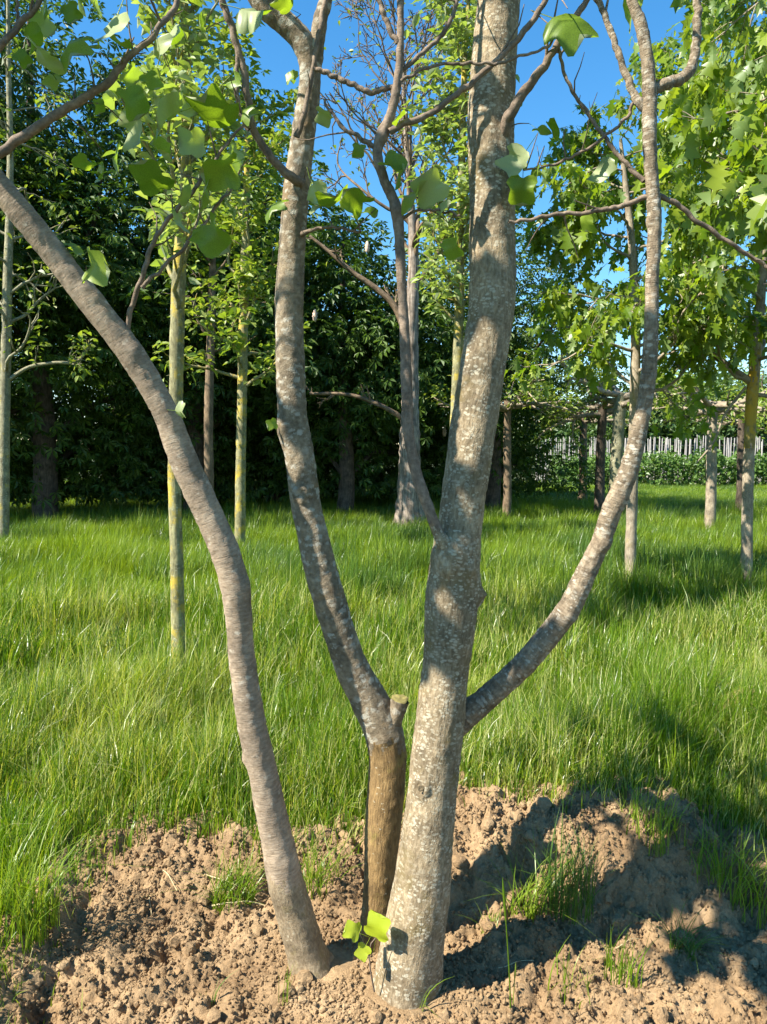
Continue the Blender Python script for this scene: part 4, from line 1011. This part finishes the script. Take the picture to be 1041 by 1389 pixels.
# ------------------------------------------------------------------ grass
def blade(rng, L, w, bend, az, x, y, segs=4):
    t = np.linspace(0, 1, segs + 1)
    out = bend * t ** 2.0 * L
    z = L * (t - 0.35 * bend * t ** 2.6)
    d = np.array([math.cos(az), math.sin(az)])
    s = np.array([-d[1], d[0]])
    wid = w * (1 - t ** 1.8) * 0.5 + 0.0002
    c = np.stack([x + d[0] * out, y + d[1] * out, z], 1)
    tw = rng.normal(0, 0.5)
    side = np.array([s[0] * math.cos(tw) + d[0] * math.sin(tw), s[1] * math.cos(tw) + d[1] * math.sin(tw), 0])
    A = c + side * wid[:, None]; Bp = c - side * wid[:, None]
    V = np.empty((2 * (segs + 1), 3)); V[0::2] = A; V[1::2] = Bp
    F = [[2*i, 2*i+1, 2*i+3, 2*i+2] for i in range(segs)]
    return V, np.array(F)

def tuft_mesh(name, rng, n, rad, L, w, mat, lean=0.35, wind=(0.5, 0.1), segs=4, off=(0, 0, 0), lvar=0.3):
    Vs, Fs, As, k = [], [], [], 0
    for i in range(n):
        r = rad * math.sqrt(rng.random()); a = rng.random() * 6.283
        az = rng.random() * 6.283
        dx, dy = math.cos(az) + wind[0], math.sin(az) + wind[1]
        ll = L * max(0.3, 1 + lvar * rng.normal())
        V, F = blade(rng, ll, w * rng.uniform(0.6, 1.4), abs(rng.normal(lean, 0.3)), math.atan2(dy, dx), r * math.cos(a), r * math.sin(a), segs)
        Vs.append(V); Fs.append(F + k); As.append(np.full(len(F), rng.random() * 0.6)); k += len(V)
    return new_mesh(name, np.vstack(Vs) + np.asarray(off), np.vstack(Fs), mat, True, {'rnd': ('FACE', 'FLOAT', np.concatenate(As))})

def scatter(name, pts, rot, scl, idx, meshes, label=None, cat=None):
    """one uncountable mass: template meshes set out on points"""
    coll = bpy.data.collections.new(name + '_templates')
    for i, me in enumerate(meshes):
        coll.objects.link(bpy.data.objects.new('%s_template_%02d' % (name, i), me))
    n = len(pts)
    me = bpy.data.meshes.new(name)
    me.vertices.add(n); me.vertices.foreach_set('co', np.asarray(pts, np.float32).ravel())
    a = me.attributes.new('rot', 'FLOAT_VECTOR', 'POINT'); a.data.foreach_set('vector', np.asarray(rot, np.float32).ravel())
    a = me.attributes.new('scl', 'FLOAT_VECTOR', 'POINT'); a.data.foreach_set('vector', np.asarray(scl, np.float32).ravel())
    a = me.attributes.new('idx', 'INT', 'POINT'); a.data.foreach_set('value', np.asarray(idx, np.int32))
    o = obj(name, me)
    ng = bpy.data.node_groups.new(name + '_scatter', 'GeometryNodeTree')
    ng.interface.new_socket('Geometry', in_out='INPUT', socket_type='NodeSocketGeometry')
    ng.interface.new_socket('Geometry', in_out='OUTPUT', socket_type='NodeSocketGeometry')
    N = ng.nodes
    gi, go = N.new('NodeGroupInput'), N.new('NodeGroupOutput')
    ip = N.new('GeometryNodeInstanceOnPoints'); ci = N.new('GeometryNodeCollectionInfo')
    ci.inputs['Collection'].default_value = coll
    ci.inputs['Separate Children'].default_value = True
    ci.inputs['Reset Children'].default_value = True
    ip.inputs['Pick Instance'].default_value = True
    def na(t, nm):
        x = N.new('GeometryNodeInputNamedAttribute'); x.data_type = t; x.inputs['Name'].default_value = nm
        return x.outputs['Attribute']
    L = ng.links
    L.new(gi.outputs[0], ip.inputs['Points']); L.new(ci.outputs[0], ip.inputs['Instance'])
    L.new(na('INT', 'idx'), ip.inputs['Instance Index'])
    L.new(na('FLOAT_VECTOR', 'rot'), ip.inputs['Rotation']); L.new(na('FLOAT_VECTOR', 'scl'), ip.inputs['Scale'])
    L.new(ip.outputs[0], go.inputs[0])
    md = o.modifiers.new('scatter', 'NODES'); md.node_group = ng
    return tag(o, label, cat, None, 'stuff')

rg = np.random.default_rng(91)
def blades(P, L, W, bend, az, tw, segs):
    """many curved tapering blades at once; returns verts, quads"""
    n = len(P); t = np.linspace(0, 1, segs + 1)[None]
    out = (bend * L)[:, None] * t ** 2
    z = L[:, None] * (t - 0.38 * np.minimum(bend, 1.5)[:, None] * t ** 2.6)
    dx, dy = np.cos(az)[:, None], np.sin(az)[:, None]
    wid = W[:, None] * (1 - t ** 1.8) * 0.5 + 0.00025
    sx = -dy * np.cos(tw)[:, None] + dx * np.sin(tw)[:, None]; sy = dx * np.cos(tw)[:, None] + dy * np.sin(tw)[:, None]
    c = np.stack([P[:, 0, None] + dx * out, P[:, 1, None] + dy * out, P[:, 2, None] + z], -1)
    sd = np.stack([sx * wid, sy * wid, 0 * wid], -1)
    V = np.stack([c + sd, c - sd], 2).reshape(n, -1, 3)
    k = np.arange(segs)
    F = np.stack([2 * k, 2 * k + 1, 2 * k + 3, 2 * k + 2], -1)
    F = (F[None] + (np.arange(n) * 2 * (segs + 1))[:, None, None]).reshape(-1, 4)
    return V.reshape(-1, 3), F

def patch_mesh(name, rng, n, rad, L, w, mat, segs=3):
    a = rng.random(n) * 6.283; r = rad * np.sqrt(rng.random(n))
    # blades stand in clumps
    P = np.column_stack([r * np.cos(a), r * np.sin(a), np.zeros(n)])
    hl = L * (1 + 0.35 * fbm(P[:, 0] * 6 + rng.random() * 40, P[:, 1] * 6, 0.3, 2)) * rng.uniform(0.55, 1.2, n)
    az = np.arctan2(np.sin(a0 := rng.random(n) * 6.283) + 0.15, np.cos(a0) + 0.6)
    V, F = blades(P, hl, w * rng.uniform(0.6, 1.4, n), np.abs(rng.normal(0.35, 0.3, n)), az, rng.normal(0, 0.6, n), segs)
    return new_mesh(name, V, F, mat, True, {'rnd': ('FACE', 'FLOAT', np.repeat(rng.random(n) * 0.6, segs))})
tufts_far = [patch_mesh('grass', rg, 420, 0.36, 0.34, 0.009, M['grass']) for _ in range(5)] + \
            [patch_mesh('grass', rg, 420, 0.36, 0.36, 0.009, M['grass_dark']) for _ in range(3)]

# hollows where the grass is short or trodden: x, y, radius
HOLES = [(-2.75, 6.0, 0.42), (-2.05, 6.4, 0.5), (-1.45, 6.1, 0.3), (1.15, 6.9, 0.45), (0.5, 6.3, 0.35), (-0.3, 6.6, 0.4), (2.9, 8.6, 0.6), (-4.6, 9.5, 0.8), (0.3, 8.6, 0.6), (1.9, 5.2, 0.25)]
def grass_height(x, y):
    h = 0.92 + 0.62 * fbm(x * 1.15, y * 0.8, 7.1, 3)
    h = h * (0.72 + 0.28 * sstep(3.0, 3.8, y))
    for hx, hy, hr in HOLES:
        d = np.hypot((x - hx), (y - hy) * 1.2) / hr
        h = h * (1 - 0.85 * np.exp(-d ** 4)) + 0.35 * np.exp(-((d - 1.6) / 0.4) ** 2)
    return h.clip(0.14, 1.7)

def band(y0, y1, dens, half=0.56, pad=0.6):
    area_w = lambda y: half * 2 * y + 2 * pad
    n = int(dens * (area_w(y0) + area_w(y1)) / 2 * (y1 - y0))
    y = np.sqrt(rg.uniform(y0 ** 2, y1 ** 2, n))
    x = rg.uniform(-1, 1, n) * (half * y + pad)
    return x, y

def near_blades(x1, y1, frac, wmul):
    keep = soil_mask(x1, y1) < -0.01 + 0.06 * rg.normal(size=len(x1))
    x1, y1 = x1[keep], y1[keep]
    n = len(x1)
    h = grass_height(x1, y1) * (0.5 + 0.5 * sstep(0.0, 0.35, -soil_mask(x1, y1)))
    clump = fbm(x1 * 5.5, y1 * 5.5, 22.0, 2)
    thin_ = rg.random(n) < 0.55 + 0.6 * sstep(-0.35, 0.25, clump)
    x1, y1, h, clump = x1[thin_], y1[thin_], h[thin_], clump[thin_]; n = len(x1)
    L = 0.31 * h * (1 + 0.42 * clump) * rg.uniform(0.5, 1.25, n)
    L = np.where(rg.random(n) < 0.04, L * 1.35, L)
    # neighbouring blades lean the same way
    la = 2.6 * fbm(x1 * 2.3, y1 * 2.3, 41.0, 2) + 0.3
    az = la + rg.normal(0, 1.7, n)
    bend = np.abs(rg.normal(0.2, 0.30, n)) + 0.06
    V, F = blades(np.column_stack([x1, y1, bank(x1, y1) - 0.035]), L, wmul * rg.uniform(0.6, 1.4, n), bend, az, rg.normal(0, 0.6, n), 4 if frac else 3)
    tone = (0.40 + 0.24 * fbm(x1 * 0.9, y1 * 0.9, 15.0, 3) + rg.normal(0, 0.15, n)).clip(0.0, 0.80)
    tone = np.where(rg.random(n) < 0.045, rg.uniform(0.9, 0.98, n), tone)
    return V, F, np.repeat(tone, 4 if frac else 3)
V1, F1, A1 = near_blades(*band(1.2, 5.0, 6800, 0.53, 0.55), 1, 0.0044)
V2, F2, A2 = near_blades(*band(5.0, 8.0, 2600, 0.53, 0.6), 0, 0.0066)
grass = obj('grass', new_mesh('grass', np.vstack([V1, V2]), np.vstack([F1, F2 + len(V1)]), M['grass_near'], True, {'rnd': ('FACE', 'FLOAT', np.concatenate([A1, A2]))}))
tag(grass, 'long bright green meadow grass growing behind the dug soil', 'grass', None, 'stuff')

x2, y2 = band(7.8, 40, 4.5, 0.54, 1.0)
xb, yb = band(7.8, 15, 8, 0.54, 1.0)
x2 = np.concatenate([x2, xb]); y2 = np.concatenate([y2, yb])
n = len(x2)
dark = (fbm(x2 * 0.4, y2 * 0.4, 15.0, 3) + rg.normal(0, 0.3, n)) > 0.2
rot = np.column_stack([rg.normal(0, 0.06, n), rg.normal(0.05, 0.06, n), rg.normal(0, 0.9, n)])
hh = grass_height(x2, y2) * rg.uniform(0.8, 1.2, n) * (1 - 0.35 * sstep(16, 30, y2))
s = 1 + 0.02 * (y2 - 7.5)
scatter('meadow_grass', np.column_stack([x2, y2, bank(x2, y2) - 0.035]), rot, np.column_stack([s, s, hh]), np.where(dark, rg.integers(5, 8, n), rg.integers(0, 5, n)), tufts_far, 'meadow grass spreading under the young trees to the stake fence', 'grass')

# ------------------------------------------------------------------ clods and crumbs of soil
def clod_mesh(name, rng, sub=2):
    import bmesh
    bm = bmesh.new(); bmesh.ops.create_icosphere(bm, subdivisions=sub, radius=1)
    s = rng.uniform(0, 50)
    V = np.array([v.co[:] for v in bm.verts]); F = np.array([[v.index for v in f.verts] for f in bm.faces])
    bm.free()
    r = 1 + 0.55 * fbm(V[:, 0] * 1.3 + s, V[:, 1] * 1.1, V[:, 2] * 1.1, 3)
    V = V * r[:, None] * np.array([1, rng.uniform(0.7, 1.0), rng.uniform(0.55, 0.8)])
    return new_mesh(name, V, F, M['soil'], sub > 2)
rs = np.random.default_rng(101)
clods = [clod_mesh('clod', rs, 2) for _ in range(9)]
crumbs = [clod_mesh('crumb', rs, 1) for _ in range(8)]
def soil_points(n, ymin=1.7, ymax=3.25):
    x = rs.uniform(-1.5, 1.9, n * 4); y = rs.uniform(ymin, ymax, n * 4)
    k = (soil_mask(x, y) > 0.0) & (np.abs(x) < 0.56 * y + 0.15)
    k &= (np.hypot(x - 0.065, y - 2.36) > 0.13) & (np.hypot(x + 0.2, y - 2.47) > 0.1) & (np.hypot(x, y - 2.57) > 0.06)
    # clods gather on the lumps and along the bank, fewer where the soil is fine
    w = 0.4 + 0.6 * sstep(-0.1, 0.35, fbm(x * 2.4, y * 2.4, 33.0, 3)) 
    k &= rs.random(len(x)) < w
    return x[k][:n], y[k][:n]
x, y = soil_points(280)
for i in range(len(x)):
    s = 0.010 + 0.024 * rs.random() ** 2.4
    o = obj('clod', clods[i % 9], soil)
    o.location = (x[i], y[i], float(soil_z(x[i], y[i])) + s * 0.2)
    o.rotation_euler = (rs.normal(0, 0.4), rs.normal(0, 0.4), rs.random() * 6.28)
    o.scale = (s, s, s)
x, y = soil_points(30000)
n = len(x); s = 0.003 + 0.0075 * rs.random(n) ** 2
scatter('soil_crumbs', np.column_stack([x, y, soil_z(x, y) + s * 0.3]), rs.uniform(0, 6.28, (n, 3)), np.column_stack([s, s, s]), rs.integers(0, 8, n), crumbs, 'loose crumbs of dry brown soil scattered round the stems', 'soil')

# ------------------------------------------------------------------ tufts, stalks and straws on the soil
def grass_tuft(label, px, py, Y, n, rad, L, w, mat, seed, lean=0.4, group=None):
    rng = np.random.default_rng(seed)
    p = at(px, py, Y); z = float(soil_z(p[0], Y)) if soil_mask(p[0], Y) > -0.2 else float(bank(p[0], Y))
    o = obj('grass_tuft', tuft_mesh('grass_tuft', rng, n, rad, L, w, M[mat], lean, segs=6), None, (p[0], Y, z - 0.02))
    return tag(o, label, 'grass', group)
grass_tuft('dense low grass tuft on the soil beside the leaning smooth stem', 315, 1205, 2.82, 190, 0.085, 0.17, 0.0034, 'grass', 1, 0.6)
grass_tuft('wispy grass tuft rooted right behind the foot of the leaning smooth stem', 432, 1200, 2.85, 110, 0.08, 0.18, 0.0034, 'grass', 2, 0.6)
grass_tuft('thick upright grass tuft growing out of the crumbling soil bank', 770, 1215, 2.72, 150, 0.10, 0.24, 0.0042, 'grass_dark', 3, 0.3)
grass_tuft('grass tuft with yellowed blades drooping over the broken bank edge', 712, 1195, 2.70, 90, 0.06, 0.20, 0.004, 'grass', 4, 0.7)
grass_tuft('small bright tuft low against the foot of the soil bank', 668, 1262, 2.62, 60, 0.04, 0.08, 0.003, 'grass', 5, 0.5)
grass_tuft('isolated spreading grass tuft on the shaded clods', 928, 1285, 2.55, 80, 0.05, 0.13, 0.0036, 'grass_dark', 6, 0.8)
grass_tuft('sparse bright tuft with tall thin blades on the soil ridge', 845, 1345, 2.42, 60, 0.06, 0.15, 0.0034, 'grass', 7, 0.3)
grass_tuft('few thin blades sprouting in the strip of trunk shadow', 775, 1385, 2.33, 22, 0.09, 0.12, 0.003, 'grass', 8, 0.4)
grass_tuft('overhanging long grass tuft at the margin of the dug soil', 30, 1290, 2.52, 200, 0.13, 0.32, 0.0042, 'grass', 9, 0.45)
grass_tuft('leafy grass tuft on the bank below the long meadow grass', 880, 1150, 2.95, 130, 0.12, 0.20, 0.004, 'grass', 10, 0.5)
grass_tuft('short scrappy tuft on the bank where soil breaks through', 960, 1190, 2.85, 80, 0.09, 0.16, 0.004, 'grass', 11, 0.6)
grass_tuft('tiny pair of green shoots in fine soil', 385, 1385, 2.30, 8, 0.02, 0.12, 0.003, 'grass', 12, 0.15)
grass_tuft('tiny seedling tuft on the fine soil before the leaning stem', 285, 1385, 2.30, 6, 0.015, 0.10, 0.003, 'grass_dark', 13, 0.2)
grass_tuft('thin blades rising at the foot of the thickest stem', 572, 1385, 2.27, 5, 0.015, 0.14, 0.0034, 'grass', 14, 0.3)
grass_tuft('long grass tuft hanging over the shaded clods by the bank', 1020, 1200, 2.75, 110, 0.12, 0.26, 0.004, 'grass', 15, 0.5)

def stalk(label, pts, Y, r, mat, name='grass_stalk'):
    C = catmull([[*at(px, py, Y), 0] for px, py in pts], 24)[:, :3]
    C[0, 2] = min(C[0, 2], float(soil_z(C[0, 0], C[0, 1])) - 0.01)
    rr = np.interp(np.linspace(0, 1, 24), [0, 0.7, 0.75, 0.9, 1], [r, r * 0.7, r * 1.5, r * 1.7, r * 0.3]) if name == 'grass_stalk' else np.linspace(r, r * 0.5, 24)
    me = tubes_mesh(name, [(C - C[0], rr)], 6, M[mat])
    return tag(obj(name, me, None, Vector(C[0].tolist())), label, 'grass' if name == 'grass_stalk' else 'twig')
stalk('tall single grass stalk with thin seed head rising in front of the bank', [(693, 1389), (692, 1340), (688, 1270), (682, 1190)], 2.25, 0.0026, 'grass')
stalk('shorter grass stalk leaning beside the tall seed stalk', [(694, 1385), (697, 1350), (700, 1305)], 2.26, 0.002, 'grass')
def straw(label, px, py, L, ang, seed, mat='straw', r=0.0022, Y=None):
    rng = np.random.default_rng(seed)
    Y = Y or CAM_Z * F_PX / (py - HOR)
    p = at(px, py, Y); n = 14
    t = np.linspace(-0.5, 0.5, n)
    x = p[0] + t * L * math.cos(ang); y = Y + t * L * math.sin(ang) + 0.02 * L * np.sin(t * 7)
    z = soil_z(x, y); zp = np.pad(z, 3, mode='edge')
    z = np.max([zp[k:k + n] for k in range(7)], axis=0); z = np.convolve(np.pad(z, 2, mode='edge'), np.ones(5) / 5, 'valid') + r + 0.002
    C = np.column_stack([x, y, z])
    b = C[n // 2]
    return tag(obj('dry_twig', tubes_mesh('dry_twig', [(C - b, np.linspace(r, r * 0.5, n))], 6, M[mat]), None, Vector(b.tolist())), label, 'twig')
straw('long pale dry twig lying on soil beside the leaning smooth stem', 318, 1242, 0.26, -0.35, 1)
straw('thick tan dry twig lying flat just before the leaning stem', 325, 1258, 0.20, 0.05, 2, r=0.0036)
straw('curved bleached straw beside the dark hollow in the soil', 232, 1240, 0.13, -0.9, 3)
straw('short pale straw in the hollow beside another straw', 205, 1262, 0.10, -1.2, 4)
straw('thin bleached root lying across the lit soil ridge', 700, 1340, 0.12, 0.1, 5, 'straw', 0.0016)
straw('small bleached stem lying among shaded clods', 850, 1300, 0.12, 0.5, 6, 'straw', 0.002)

# bare earth heap in the long grass
hx, hy = at(1010, 985, 4.4)[0], 4.4
g_ = np.linspace(-0.4, 0.4, 70)
X, Yg = np.meshgrid(g_, g_)
rad = np.hypot(X, Yg * 1.2) / 0.36
Z = 0.24 * np.exp(-(rad * 1.15) ** 2) - 0.07 + 0.11 * fbm(X * 8, Yg * 8, 4.4, 5) * np.exp(-rad ** 2)
I = (np.arange(69)[:, None] * 70 + np.arange(69)[None]).ravel()
hm = obj('soil_heap', new_mesh('soil_heap', np.stack([X, Yg, Z], -1).reshape(-1, 3), np.stack([I, I + 1, I + 71, I + 70], -1), M['soil'], True), None, Vector((hx, hy, float(bank(hx, hy)))))
tag(hm, kind='structure')
